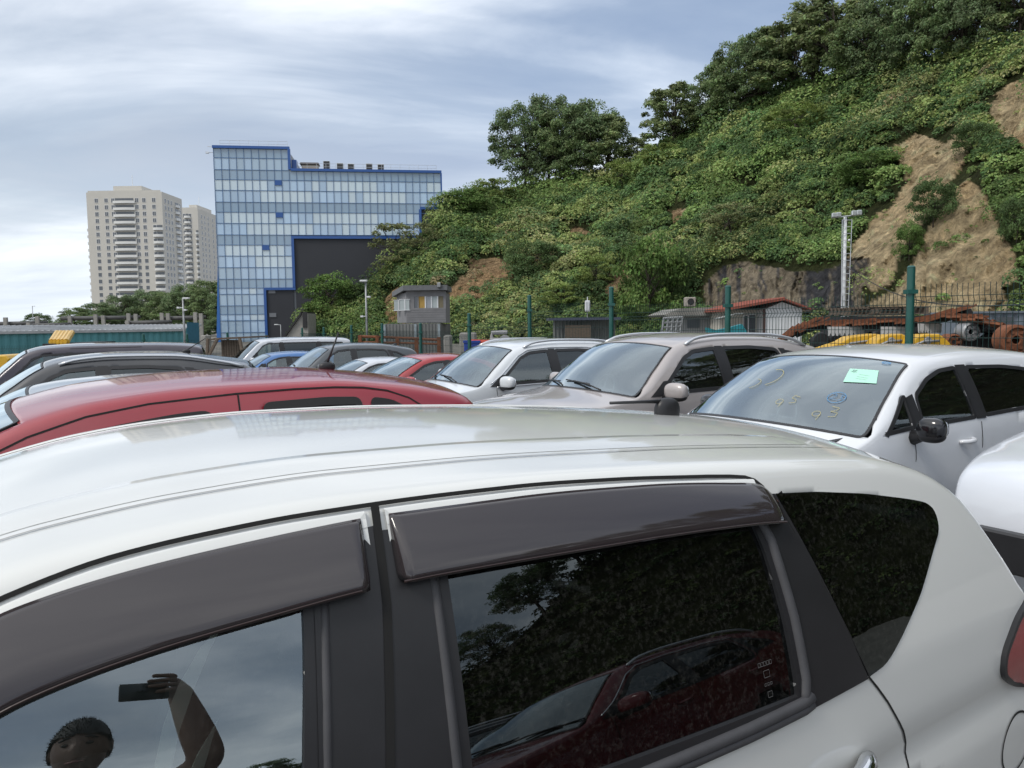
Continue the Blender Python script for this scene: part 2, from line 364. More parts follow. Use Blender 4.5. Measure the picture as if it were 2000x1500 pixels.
class Body:
    def __init__(s, sp):
        s.sp = sp; s.L = sp['L']; s.W0 = sp['W']; s.top = pch(sp['top']); s.bel = pch(sp['belt'])
        s.Wf = pch(sp.get('plan', [(0, s.W0-.16), (.12, s.W0-.08), (.45, s.W0-.015), (1.1, s.W0), (s.L*.75, s.W0), (s.L-.3, s.W0-.05), (s.L-.06, s.W0-.12), (s.L, s.W0-.16)]))
        s.cr = pch(sp.get('crown', [(0, .05), (sp['cowl'], .05), (sp['rf'], .05), (s.L-.6, .05), (s.L, .05)]))
        s.t0 = sp.get('t0', .30); s.tc = sp.get('tc', .30); s.fil = sp.get('fil', .055); s.z0 = sp.get('z0', .2)
        s.kF = sp.get('kf', .18); s.kR = sp.get('kr', .12)
        s.pq = sp.get('pq', 2.2)
    def ze(s, u): return s.top(u)-s.cr(u)
    def zb(s, u): return np.minimum(s.bel(u), s.ze(u)-.03)
    def side(s, u, z):
        u = np.asarray(u, float); z = np.asarray(z, float); zb = s.zb(u); d = z-zb; sh = s.Wf(u)-.02
        if 'vfix' in s.sp: up = s.sp['vfix'](u, z)+(sh-s.sp['vfix'](u, zb))*0; sh = s.sp['vfix'](u, zb)
        else: up = sh-s.t0*d-s.tc*d*d
        t = np.clip(-d/(zb-s.z0), 0, 1.2); lo = sh+.022*np.sin(np.clip(t/.35, 0, 1)*pi/2)-.09*np.clip(t-.35, 0, 1)**2-s.sp.get('waist', .012)*np.exp(-((t-.28)/.06)**2)
        return np.where(d >= 0, up, lo)
    def warp(s, u, v):
        sp = s.sp; kf = s.kF*(1-sstep(sp['cowl']+.2, sp['rf']+.7, u)); kr = s.kR*sstep(s.L-1.3, s.L-.3, u)
        return u+(kf-kr)*(v/s.W0)**2
    def S(s, u, z, sg=1, off=0.0):
        v = float(s.side(u, z))+off; return (float(s.warp(u, v)), -sg*v, float(z))
    def T(s, u, q, off=0.0):
        ze = float(s.ze(u)); ve = float(s.side(u, ze)); v = q*ve; return (float(s.warp(u, v)), -v, ze+float(s.cr(u))*(1-abs(q)**s.pq)+off)
    def section(s, u):
        zb = float(s.zb(u)); ze = float(s.ze(u)); fil = min(s.fil, .45*(ze-zb)); z1 = ze-fil; ve = float(s.side(u, ze)); cr = float(s.cr(u))
        pts = []
        for z in np.linspace(s.z0, zb, s.sp.get('nl', 10)): pts.append((float(s.side(u, z)), z, z, 9.))
        for z in np.linspace(zb, z1, s.sp.get('ng', 15))[1:]: pts.append((float(s.side(u, z)), z, z, 9.))
        fq = min(.14, fil*1.3/max(ve, .1)); p0 = np.array([pts[-1][0], z1]); p1 = np.array([ve, ze]); p2 = np.array([ve*(1-fq), ze+cr*(1-(1-fq)**s.pq)])
        for t in (.2, .4, .6, .8, 1): p = (1-t)**2*p0+2*t*(1-t)*p1+t*t*p2; pts.append((p[0], p[1], 9. if t > .3 else p[1], p[0]/ve))
        for q in np.linspace(1-fq, 0, s.sp.get('nt', 10))[1:]: pts.append((q*ve, ze+cr*(1-abs(q)**s.pq), 9., q))
        return pts
def make_car(name, sp, pm, loc, th, label, cat, group=None, scale=1.0, tail_label=None):
    B = Body(sp); L = B.L; root = empty(name, loc, th, label, cat, group); root.scale = (scale,)*3
    step = sp.get('step', .045); us = list(np.arange(.0, L+.001, step)); us[-1] = L
    # body grid
    G = []; ZZ = []; QQ = []
    for u in us:
        h = B.section(u); full = h+[(-a, b, c, -d if d != 9. else 9.) for a, b, c, d in h[-2::-1]]
        G.append([(float(B.warp(u, v)), -v, z) for v, z, _, _ in full]); ZZ.append([c for *_, c, _ in full]); QQ.append([d for *_, d in full])
    ni, nj = len(us), len(G[0]); G = np.array(G); ZZ = np.array(ZZ); QQ = np.array(QQ); U = np.repeat(np.array(us)[:, None], nj, 1)
    fc = lambda A: .25*(A[:-1, :-1]+A[1:, :-1]+A[1:, 1:]+A[:-1, 1:])
    uc, zc, qc = fc(U), fc(ZZ), fc(QQ); keep = np.ones(uc.shape, bool)
    wins = [(w[0], rpoly(w[1], w[2] if len(w) > 2 else .04), w[3] if len(w) > 3 else GL_PRIV) for w in sp['wins']]
    fw = sp.get('fw', .035)
    for nme, poly, _ in wins: keep &= ~inpoly(uc, zc, inset(poly, fw*.55))
    ws = sp['screen']; keep &= ~((uc > ws[0]+.012) & (uc < ws[1]-.012) & (np.abs(qc) < ws[2]-.012))
    rs = sp.get('rear')
    if rs: keep &= ~((uc > rs[0]+.02) & (uc < rs[1]-.02) & (np.abs(qc) < rs[2]-.02))
    wr = sp.get('wr', .34); wus = sp['wheels']; lz = fc(G[:, :, 2])
    for wu in wus: keep &= ~((np.hypot(uc-wu, lz-wr) < wr+.04) & (lz < .8))
    mb = MB(); mb.v = [tuple(p) for p in G.reshape(-1, 3)]
    ii, jj = np.nonzero(keep); mb.f = [(i*nj+j, (i+1)*nj+j, (i+1)*nj+j+1, i*nj+j+1) for i, j in zip(ii.tolist(), jj.tolist())]
    mb.f += [tuple(range(nj)), tuple(range(ni*nj-1, (ni-1)*nj-1, -1))]; mb.m = [0]*len(mb.f)
    body = mb.build('body', [pm, SEAM, LINING], root, smooth=True)
    me = body.data; me.set_sharp_from_angle(angle=radians(38))
    so = body.modifiers.new('shell', 'SOLIDIFY'); so.thickness = .018; so.offset = -1; so.material_offset = 2; so.material_offset_rim = 2
    # underbody
    ub = MB(); ub.box((.25, -B.W0+.14, .17), (L-.25, B.W0-.14, .42), ch=.04); ub.build('underbody', BLACK, root)
    for sg in (1, -1):
        fn = lambda a, b, o=0.0, sg=sg: B.S(a, b, sg, o)
        for nme, poly, gm in wins:
            qf = 'quarter' in nme and sp.get('qflush'); g = MB(); patch(g, inset(poly, .001 if qf else fw*.5), lambda a, b: fn(a, b, .0035 if qf else -.006), .07, 0, sg < 0)
            w = g.build(nme, gm, root, smooth=True, merge=True)
            qq = 'quarter' in nme and sp.get('qflush'); r = MB(); ringstrip(r, poly, .022 if qq else fw, fn, .0016 if qq else sp.get('fo', .004)); r.build('window_frame', GLOSSBLACK if qq else sp.get('fmat', BLACK), w, smooth=False, auto=40)
        for poly in sp.get('pillars', []):
            r = MB(); patch(r, poly, lambda a, b: fn(a, b, .006), .07); r.build('pillar_trim', GLOSSBLACK if sp.get('gp') else BLACK, root, smooth=True, merge=True)
        for pl in sp.get('chrome', []):
            r = MB(); r.tube([fn(a, b, .006) for a, b in dens(pl, .06, False)], .007, 6); r.build('chrome_strip', CHROME, root, smooth=True)
        for pl in sp.get('rails', []):
            r = MB(); pts = pch(pl); uu = np.linspace(pl[0][0], pl[-1][0], 26); r.tube([fn(u, float(B.ze(u))-.005, .0)[:2]+(float(B.ze(u))+float(pts(u)),) for u in uu], sp.get('rr', .017), 8); r.build('roof_rail', SILVERTRIM if sp.get('railm', 1) else BLACK, root, smooth=True)
        sm = MB()
        for pl in sp.get('seams', []):
            d = dens(pl, .04, False); hw = sp.get('sw', .0035); vs = []
            for k, p in enumerate(d):
                t = np.array(d[min(k+1, len(d)-1)])-np.array(d[max(k-1, 0)]); t /= np.linalg.norm(t)+1e-9; nn = (-t[1]*hw, t[0]*hw)
                vs += [fn(p[0]+nn[0], p[1]+nn[1], .0018), fn(p[0]-nn[0], p[1]-nn[1], .0018)]
            sm.add(vs, [(2*k, 2*k+2, 2*k+3, 2*k+1) for k in range(len(d)-1)])
        if sm.v: sm.build('door_seam', SEAM, root)
        for hu, hz in sp.get('handles', []):
            r = MB(); pts = [fn(hu-.10+.2*t, hz+.01*t, .004+.035*math.sin(pi*min(1, max(0, t*1.25-.1)))**.5 if .08 < t < .88 else .002) for t in np.linspace(0, 1, 12)]
            r.tube(pts, [.012]+[.016]*10+[.012], 8); r.build('door_handle', sp.get('hmat', pm), root, smooth=True)
        # wheels
        for wu in wus:
            vw = B.W0-.14; y = -sg*vw; c = (float(B.warp(wu, vw)), y, wr)
            r = MB(); o = -sg; r.lathe([(wr*.66, .10*o), (wr*.72, .115*o), (wr*.95, .11*o), (wr, .08*o), (wr, -.08*o), (wr*.95, -.11*o), (wr*.66, -.10*o)], c, 'y', 32); wh = r.build('wheel', RUBBER, root, smooth=True)
            r = MB(); r.lathe([(wr*.68, .105*o), (wr*.64, .09*o), (wr*.60, .03*o), (wr*.60, -.09*o)], c, 'y', 32)
            for k in range(10):
                a = 2*pi*k/10; ca, sa = cos(a), sin(a); r.tube([(c[0]+ca*.03, c[1]+.075*o, c[2]+sa*.03), (c[0]+ca*wr*.63, c[1]+.085*o, c[2]+sa*wr*.63)], [.022, .016], 6)
            r.lathe([(.001, .085*o), (.05, .085*o), (.055, .06*o)], c, 'y', 16); r.build('rim', ALU, wh, smooth=False, auto=40)
        # door mirror
        if 'mirror' in sp:
            mu, mz = sp['mirror']; mu2, my, _ = fn(mu, mz); ms = sp.get('msize', (.065, .125, .085)); c = (mu2, my-sg*(.05+ms[1]), mz+.04)
            Mt = Matrix.Rotation(sg*radians(12), 3, 'Z'); r = MB(); r.blob(c, ms, 2.7, 28, 16, M=Mt)
            h = r.build('door_mirror', sp.get('mmat', pm), root, smooth=True)
            r = MB(); r.blob((c[0]+.004, c[1], c[2]-.035), (ms[0]*.97, ms[1]*.93, ms[2]*.72), 2.6, 24, 12, M=Mt)
            r.tube([(mu2+.02, my, mz-.03), (c[0]+.01, c[1]+sg*.07, c[2]-ms[2]*.75), (c[0], c[1]+sg*.02, c[2]-ms[2]*.6)], [.05, .035, .03], 8); r.build('mirror_base', BLACK, h, smooth=True)
            r = MB(); r.blob((c[0]+ms[0]*.72, c[1], c[2]), (.022, ms[1]*.86, ms[2]*.78), 3, 20, 10, M=Mt); r.build('mirror_glass', CHROME, h, smooth=True)
        # lamps
        for key, mt in (('headlamp', LAMPG), ('taillamp', LAMPR)):
            if key in sp:
                poly = rpoly(sp[key], .03); r = MB(); patch(r, poly, lambda a, b: fn(a, b, .012), .06); o = r.build('headlight' if key == 'headlamp' else 'tail_light', mt, root, smooth=True, merge=True)
                r = MB(); ringstrip(r, poly, .012, fn, .014, back=.02); r.build('lamp_rim', BLACK, o, auto=40)
    # screens
    for nme, sc in (('windscreen', ws), ('rear_window', rs)):
        if not sc: continue
        poly = rpoly([(sc[0], -sc[2]), (sc[1], -sc[2]*sc[3]), (sc[1], sc[2]*sc[3]), (sc[0], sc[2])], .05) if len(sc) > 3 else rpoly([(sc[0], -sc[2]), (sc[1], -sc[2]), (sc[1], sc[2]), (sc[0], sc[2])], .05)
        g = MB(); patch(g, inset(poly, .006), lambda a, b: B.T(a, b, .002), .08, 0, True)
        w = g.build(nme, GL_SCREEN if nme == 'windscreen' else GL_PRIV, root, smooth=True, merge=True)
        r = MB(); ringstrip(r, poly, .020, lambda a, b, o=0.0: B.T(a, b, o), .004, back=.012); r.build('screen_border', BLACK, w, auto=40)
        if nme == 'windscreen' and sp.get('wiper', 1):
            r = MB()
            for q0, q1 in ((.55, -.1), (-.15, -.75)):
                r.tube([B.T(ws[0]-.02, q0, .03), B.T(ws[0]+.05, (q0*.5+q1*.5), .035), B.T(ws[0]+.09, q1, .02)], .009, 6); r.tube([B.T(ws[0]+.07, q1+.35, .022), B.T(ws[0]+.10, q1-.2, .018)], .007, 6)
            r.build('wiper', BLACK, root, smooth=True)
    # nose: grille and plate recess, cabin
    fz = float(B.top(0.03)); r = MB(); r.box((-.012, -.5, fz-.30), (.05, .5, fz-.12), ch=.01); r.build('grille', BLACK, root)
    if sp.get('cabin', 1):
        cu = ws[1]; bz = float(B.bel(cu+.3)); Wc = B.W0-.16
        r = MB(); n = 8; prof = [(ws[0]-.02, bz-.06), (ws[0]+.25, bz+.0), (ws[0]+.42, bz-.03), (ws[0]+.5, bz-.15), (ws[0]+.42, bz-.5), (ws[0], bz-.6)]
        r.ext(prof, lambda a, b, k: (a, (-Wc if k == 0 else Wc), b)); r.build('dashboard', BLACK, root)
        r = MB(); c = Vector((ws[0]+.68, .36, bz-.05)); Mt = Matrix.Rotation(radians(-65), 3, 'Y'); ring = [tuple(c+Mt @ Vector((.18*cos(a), .18*sin(a), 0))) for a in np.linspace(0, 2*pi, 25)]
        r.tube(ring, .016, 8); r.tube([ring[0], ring[12]], .02, 6); r.tube([ring[6], ring[18]], .02, 6); r.build('steering_wheel', BLACK, root, smooth=True)
        st = sp.get('seats', [(cu+.55, .37), (cu+.55, -.37), (cu+1.45, .38), (cu+1.45, -.38)]); hz = bz-.52
        for su, sv in st:
            r = MB(); r.box((su-.5, sv-.25, hz-.1), (su+.02, sv+.25, hz+.06), ch=.05)
            Mt = Matrix.Translation((su, sv, hz+.04)) @ Matrix.Rotation(radians(18), 4, 'Y'); r.box((-.06, -.24, 0), (.07, .24, .60), ch=.05, M=Mt)
            s_ = r.build('seat', FABRIC, root, auto=50)
            r = MB(); Mt2 = Mt @ Matrix.Translation((0, 0, .62)); r.box((-.045, -.13, .03), (.05, .13, .22), ch=.04, M=Mt2); r.box((-.01, -.07, -.04), (.01, -.05, .05), M=Mt2); r.box((-.01, .05, -.04), (.01, .07, .05), M=Mt2); r.build('headrest', FABRIC, s_, auto=50)
        r = MB(); r.tube([(cu+.06, 0, float(B.ze(cu))-.02), (cu+.04, 0, float(B.ze(cu))-.08)], .01, 6); r.blob((cu+.05, 0, float(B.ze(cu))-.11), (.02, .12, .035), 3); r.build('rear_view_mirror', BLACK, root, smooth=True)
    an = sp.get('antenna')
    if an:
        u0, kind = an[:2]; r = MB(); z = B.T(u0, 0)[2]-.004
        if kind == 'fin':
            for k, sg in ((0, 1),): r.ext([(u0-.09, z-.01), (u0-.05, z+.02), (u0+.02, z+.055), (u0+.045, z+.055), (u0+.06, z-.02)], lambda a, b, kk: (a, (.017 if kk else -.017)*(1-.55*max(0, (b-z)/.055)), b))
            r.build('antenna', an[2] if len(an) > 2 else pm, root, auto=50)
        else:
            tl = an[2]; hb_ = .042 if tl[1] < .05 else .028; r.blob((u0, 0, z+.015), (.045, .024, hb_), 2.4); rz_ = .046 if tl[1] < .05 else .03; r.tube([(u0, 0, z+rz_)]+[(u0+tl[0]*t, 0, z+rz_+tl[1]*t) for t in (.5, 1)], [.007, .005, .0045], 8); r.build('antenna', BLACK, root, smooth=True)
    return root, B
T_SUV = dict(L=4.55, W=.92, cowl=1.22, rf=2.0, wheels=(.88, 3.58), wr=.36,
    top=[(0, .55), (.05, .84), (.22, .97), (.7, 1.06), (1.22, 1.13), (1.6, 1.375), (2.0, 1.60), (2.2, 1.65), (2.75, 1.69), (3.3, 1.68), (3.9, 1.60), (4.18, 1.55), (4.30, 1.45), (4.46, 1.12), (4.53, .9), (4.55, .5)],
    belt=[(0, .9), (1.2, 1.08), (2.6, 1.12), (3.9, 1.20), (4.5, 1.2)], screen=(1.25, 1.99, .955, .97), rear=(4.21, 4.45, .82, .95),
    wins=[('side_window', [(1.56, 1.10), (1.66, 1.22), (2.03, 1.46), (2.22, 1.53), (2.56, 1.555), (2.58, 1.12)], .04, GL_CLEAR), ('side_window', [(2.66, 1.125), (2.65, 1.555), (3.05, 1.555), (3.42, 1.52), (3.58, 1.22), (3.5, 1.16)], .05), ('quarter_window', [(3.67, 1.23), (3.52, 1.50), (3.72, 1.47), (3.98, 1.36), (4.06, 1.29)], .03)],
    pillars=[[(2.57, 1.12), (2.55, 1.56), (2.66, 1.56), (2.67, 1.12)], [(3.50, 1.16), (3.6, 1.21), (3.44, 1.52), (3.54, 1.51), (3.67, 1.235), (3.6, 1.19)], [(1.40, 1.09), (1.56, 1.095), (1.68, 1.24), (1.62, 1.235)]],
    seams=[[(2.615, .35), (2.615, 1.1)], [(1.52, .4), (1.50, 1.06)], [(3.62, 1.15), (3.70, .9), (3.40, .5)], [(1.55, .35), (3.3, .35)]], handles=[(2.38, .98), (3.42, 1.02)], mirror=(1.58, 1.11),
    rails=[[(2.15, -.01), (2.35, .03), (3.0, .035), (3.7, .03), (3.95, -.01)]], headlamp=[(.1, .72), (.08, .82), (.5, .88), (.62, .86), (.4, .76)], taillamp=[(4.05, 1.0), (4.1, 1.08), (4.5, 1.05), (4.5, .92)])
T_HATCH = dict(L=3.95, W=.85, cowl=.82, rf=1.65, wheels=(.78, 3.28), wr=.31,
    top=[(0, .5), (.05, .74), (.25, .86), (.82, 1.02), (1.2, 1.25), (1.65, 1.46), (1.9, 1.50), (2.4, 1.525), (3.0, 1.50), (3.5, 1.43), (3.68, 1.37), (3.82, 1.08), (3.92, .8), (3.95, .4)],
    belt=[(0, .8), (.9, .98), (2.1, 1.03), (3.4, 1.10), (3.9, 1.1)], screen=(.85, 1.64, .955, .97), rear=(3.56, 3.82, .82, .95),
    wins=[('quarter_light', [(0.98, .995), (1.29, 1.225), (1.335, 1.235), (1.315, 1.02)], .02, GL_CLEAR), ('side_window', [(1.40, 1.02), (1.44, 1.23), (1.66, 1.33), (1.86, 1.38), (2.08, 1.395), (2.11, 1.04)], .04, GL_CLEAR), ('side_window', [(2.21, 1.045), (2.18, 1.395), (2.6, 1.385), (2.95, 1.35), (3.1, 1.12), (3.02, 1.08)], .05), ('quarter_window', [(3.19, 1.13), (3.06, 1.34), (3.22, 1.31), (3.42, 1.19)], .03)],
    pillars=[[(2.10, 1.04), (2.07, 1.40), (2.19, 1.40), (2.22, 1.04)], [(1.31, 1.01), (1.325, 1.215), (1.415, 1.235), (1.40, 1.01)], [(3.04, 1.09), (3.10, 1.11), (2.95, 1.36), (3.06, 1.34), (3.19, 1.13)]],
    seams=[[(2.16, .35), (2.16, 1.02)], [(1.3, .4), (1.28, .99)], [(3.12, 1.08), (3.2, .9), (3.0, .5)], [(1.3, .33), (2.95, .33)]], handles=[(1.95, .90), (2.98, .96)], mirror=(1.36, 1.0),
    headlamp=[(.08, .66), (.06, .76), (.5, .84), (.5, .78)], taillamp=[(3.6, .9), (3.6, 1.05), (3.86, 1.0), (3.9, .85)])
T_SEDAN = dict(L=4.5, W=.88, cowl=1.15, rf=2.03, wheels=(.85, 3.5), wr=.32,
    top=[(0, .5), (.05, .7), (.25, .82), (.7, .93), (1.15, 1.0), (1.6, 1.23), (2.03, 1.40), (2.3, 1.45), (2.7, 1.46), (3.2, 1.40), (3.6, 1.27), (3.95, 1.12), (4.3, 1.08), (4.42, 1.02), (4.48, .8), (4.5, .45)],
    belt=[(0, .8), (1.2, .95), (2.5, 1.0), (3.8, 1.05), (4.5, 1.0)], screen=(1.18, 2.02, .955, .97), rear=(3.32, 3.9, .86, .95),
    wins=[('side_window', [(1.5, .98), (1.62, 1.10), (2.0, 1.28), (2.25, 1.34), (2.48, 1.35), (2.5, 1.0)], .04, GL_CLEAR), ('side_window', [(2.58, 1.0), (2.57, 1.35), (2.95, 1.335), (3.25, 1.26), (3.45, 1.13), (3.4, 1.04)], .05)],
    pillars=[[(2.49, 1.0), (2.47, 1.355), (2.58, 1.355), (2.59, 1.0)]], seams=[[(2.54, .35), (2.54, .98)], [(1.45, .4), (1.45, .95)]], handles=[(2.3, .88), (3.25, .92)], mirror=(1.55, .98),
    headlamp=[(.1, .6), (.08, .7), (.5, .78), (.5, .7)], taillamp=[(4.0, .85), (4.0, .98), (4.4, .95), (4.42, .82)])
T_VAN = dict(L=4.8, W=.92, cowl=.72, rf=1.5, wheels=(.85, 3.75), wr=.34, t0=.14, tc=.14, step=.05,
    top=[(0, .55), (.05, .85), (.2, 1.0), (.72, 1.16), (1.1, 1.48), (1.5, 1.76), (1.8, 1.83), (2.6, 1.865), (3.6, 1.86), (4.4, 1.82), (4.6, 1.77), (4.70, 1.35), (4.77, .9), (4.8, .45)],
    belt=[(0, .9), (.8, 1.08), (2.2, 1.12), (4.5, 1.16), (4.8, 1.16)], screen=(.76, 1.49, .955, .97), rear=(4.58, 4.7, .84, .95),
    wins=[('quarter_light', [(.98, 1.10), (1.2, 1.32), (1.24, 1.32), (1.22, 1.12)], .02, GL_CLEAR), ('side_window', [(1.3, 1.13), (1.32, 1.40), (1.55, 1.60), (1.75, 1.68), (2.18, 1.70), (2.2, 1.14)], .05, GL_CLEAR), ('side_window', [(2.3, 1.15), (2.28, 1.70), (3.4, 1.70), (3.4, 1.18)], .05), ('quarter_window', [(3.5, 1.19), (3.5, 1.70), (4.35, 1.68), (4.45, 1.22)], .05)],
    pillars=[[(2.19, 1.13), (2.17, 1.71), (2.29, 1.71), (2.31, 1.13)], [(3.39, 1.17), (3.39, 1.71), (3.51, 1.71), (3.51, 1.17)], [(1.21, 1.11), (1.23, 1.34), (1.33, 1.42), (1.31, 1.12)]],
    seams=[[(2.24, .35), (2.24, 1.1)], [(1.2, .4), (1.2, 1.08)], [(3.45, .5), (3.45, 1.15)], [(2.24, 1.775), (3.45, 1.785)]], handles=[(2.05, 1.0), (2.45, 1.0)], mirror=(1.1, 1.10),
    headlamp=[(.1, .75), (.08, .88), (.45, .95), (.45, .85)], taillamp=[(4.45, .95), (4.45, 1.5), (4.68, 1.5), (4.74, .95)], msize=(.06, .12, .10))
def var(t, **k): d = dict(t); d.update(k); return d
# ------------------------------------------------------------------ ground
def gz(y): return -0.03*max(0.0, min(y, 20.0)-3.0)
ASPH = pmat('pale_lot_surface', (0.15, 0.148, 0.142), 0.9, var=0.35, vscale=1.5, bump=0.5, bscale=60)  # unseen lot, made paler so its bounce fills the car sides
GRAV = pmat('yard_gravel', (0.16, 0.15, 0.13), 0.95, var=0.4, vscale=0.7, bump=0.6, bscale=20)
def sheet(name, x0, x1, y0, y1, dz, mat, nx, ny):
    xs = np.linspace(x0, x1, nx); ys = np.array(sorted(set(list(np.linspace(y0, y1, ny))+[v for v in (3, 20) if y0 < v < y1]))); m = MB()
    m.v = [(x, y, gz(y)+dz) for y in ys for x in xs]; m.f = [(j*nx+i, j*nx+i+1, (j+1)*nx+i+1, (j+1)*nx+i) for j in range(len(ys)-1) for i in range(nx-1)]; m.m = [0]*len(m.f)
    return tag(m.build(name, mat), kind='structure')
sheet('ground', -6000, 6000, -6000, 6000, -0.02, GRAV, 9, 9)
sheet('car_park', -34, 9, -12, 24, 0.0, ASPH, 12, 12)

# ------------------------------------------------------------------ hillside (polar sheet: foot radius, crest radius, crest height by bearing)
def bearing(px, py=640): d = ray(px, py); return math.degrees(atan2(d[0], d[1]))
def elev(px, py): d = ray(px, py); return d[2]/hypot(d[0], d[1])
# (bearing, foot radius, crest radius, tan of the crest's elevation)
HT = [(bearing(575), 112, 114, -.004)]+[(bearing(x), rb, rc, elev(x, y)) for x, y, rb, rc in [(640, 622, 108, 113), (720, 588, 103, 114), (780, 520, 99, 114.5), (815, 482, 96, 115), (850, 452, 93, 115), (866, 425, 91, 116), (910, 398, 88, 122), (1000, 384, 83, 128), (1100, 366, 78, 128), (1200, 346, 74, 126), (1280, 300, 71, 122), (1370, 255, 68, 118), (1500, 195, 63, 110), (1650, 160, 57, 102), (1800, 135, 52, 94), (1920, 105, 49, 88), (2000, 80, 47, 84)]]+[(45, 42, 76, .42), (60, 38, 68, .44), (80, 36, 62, .46), (100, 36, 60, .46), (112, 36, 60, .40), (122, 37, 62, .27), (134, 40, 66, .17), (146, 46, 70, .10), (160, 56, 80, .03)]
_rb = pch([(h[0], h[1]) for h in HT]); _rc = pch([(h[0], h[2]) for h in HT]); _tc = pch([(h[0], h[3]) for h in HT])
def hill(phi, s, rough=True):
    """phi in degrees, s 0 at the foot, 1 at the crest, up to 1.6 on the plateau behind"""
    phi = np.asarray(phi, float); s = np.asarray(s, float); rb, rc = _rb(phi), _rc(phi); H = 1.72+_tc(phi)*rc
    H = np.maximum(H, -.3); r = rb+(rc-rb)*s; t = np.clip(s, 0, 1)
    z = -.8+(H+.8)*(t**0.92)+np.where(s > 1, (s-1)*(2.0), 0)
    a = np.radians(phi); x = r*np.sin(a); y = r*np.cos(a)
    if rough:
        env = np.clip(H/14, 0, 1)*np.sin(np.clip(t, 0, 1)*pi)**.6
        n = fbm(x/13+3, y/13, z/13, 4)*3.6+fbm(x/3.2, y/3.2, z/3.2, 4)*1.1
        r2 = r-n*env*1.0; x = r2*np.sin(a); y = r2*np.cos(a); z = z+fbm(x/7+9, y/7, 0, 3)*1.2*env
    return np.stack([x, y, z], -1)
ROCK = [[(1735, 290), (1790, 262), (1850, 280), (1880, 232), (1892, 275), (1868, 350), (1822, 400), (1790, 450), (1752, 500), (1748, 560), (1700, 570), (1672, 520), (1662, 478), (1700, 432), (1745, 400), (1772, 345)],
        [(1890, 345), (1925, 380), (1950, 440), (1985, 500), (1990, 550), (1955, 560), (1975, 625), (1640, 630), (1700, 585), (1755, 570), (1790, 505), (1815, 450), (1850, 400)],
        [(1380, 560), (1420, 520), (1462, 512), (1540, 528), (1600, 535), (1660, 512), (1670, 490), (1690, 540), (1680, 600), (1590, 610), (1375, 610)],
        [(1932, 200), (1965, 165), (2010, 148), (2010, 300), (1975, 275), (1940, 250)],
        [(878, 562), (900, 540), (925, 508), (965, 502), (992, 512), (1010, 545), (960, 572), (905, 600), (880, 590)],
        [(1180, 566), (1215, 520), (1262, 485), (1250, 520), (1215, 560), (1190, 590)], [(1308, 412), (1340, 402), (1338, 425), (1316, 440)],
        [(755, 580), (790, 560), (800, 575), (770, 640), (748, 650)], [(1120, 440), (1160, 455), (1110, 470)]]
def is_rock(p, grow=0):
    x, y = proj(p); wob = fbm(p[..., 0]/2.2, p[..., 1]/2.2, p[..., 2]/2.2, 4)*24; r = np.zeros(x.shape, bool)
    for poly in ROCK:
        for gx_, gy_ in ([(0, 0)] if not grow else [(0, 0), (grow, 0), (-grow, 0), (0, grow), (0, -grow)]): r |= inpoly(x+wob*.6+gx_, y+wob*.4+gy_, poly)
    return r & ((p@R3)[..., 2] < 0)
def rock_mat():
    m = pmat('hill_soil', (.2, .2, .1), .95, attr='leaf', coords='Object', spec=.1); nt = m.node_tree; L = nt.links.new; b = nt.nodes['Principled BSDF']; at = [n for n in nt.nodes if n.type == 'ATTRIBUTE'][0]
    tc = nd(nt, 'ShaderNodeTexCoord'); mp = nd(nt, 'ShaderNodeMapping'); mp.inputs['Scale'].default_value = (1, 1, .55); mp.inputs['Rotation'].default_value = (.3, .5, 0); L(tc.outputs['Object'], mp.inputs[0])
    n = nd(nt, 'ShaderNodeTexNoise'); n.inputs['Scale'].default_value = 1.6; n.inputs['Detail'].default_value = 9; n.inputs['Roughness'].default_value = .72; L(mp.outputs[0], n.inputs['Vector'])
    r = nd(nt, 'ShaderNodeMapRange'); r.inputs[1].default_value = .32; r.inputs[2].default_value = .68; r.inputs[3].default_value = .40; r.inputs[4].default_value = 1.55; L(n.outputs['Fac'], r.inputs[0])
    v = nd(nt, 'ShaderNodeTexVoronoi', feature='DISTANCE_TO_EDGE'); v.inputs['Scale'].default_value = .6; dm = nd(nt, 'ShaderNodeMix', data_type='RGBA'); dm.inputs[0].default_value = .35; L(mp.outputs[0], dm.inputs[6]); L(n.outputs['Color'], dm.inputs[7]); L(dm.outputs[2], v.inputs['Vector'])
    r2 = nd(nt, 'ShaderNodeMapRange'); r2.inputs[1].default_value = 0; r2.inputs[2].default_value = .06; r2.inputs[3].default_value = .82; r2.inputs[4].default_value = 1; L(v.outputs['Distance'], r2.inputs[0])
    mm = nd(nt, 'ShaderNodeMath', operation='MULTIPLY'); L(r.outputs[0], mm.inputs[0]); L(r2.outputs[0], mm.inputs[1])
    mx = nd(nt, 'ShaderNodeMix', data_type='RGBA', blend_type='MULTIPLY'); mx.inputs[0].default_value = 1; L(at.outputs['Color'], mx.inputs[6]); L(mm.outputs[0], mx.inputs[7]); L(mx.outputs[2], b.inputs['Base Color'])
    bp = nd(nt, 'ShaderNodeBump'); bp.inputs['Strength'].default_value = 1; bp.inputs['Distance'].default_value = .5; L(mm.outputs[0], bp.inputs['Height']); L(bp.outputs[0], b.inputs['Normal']); return m
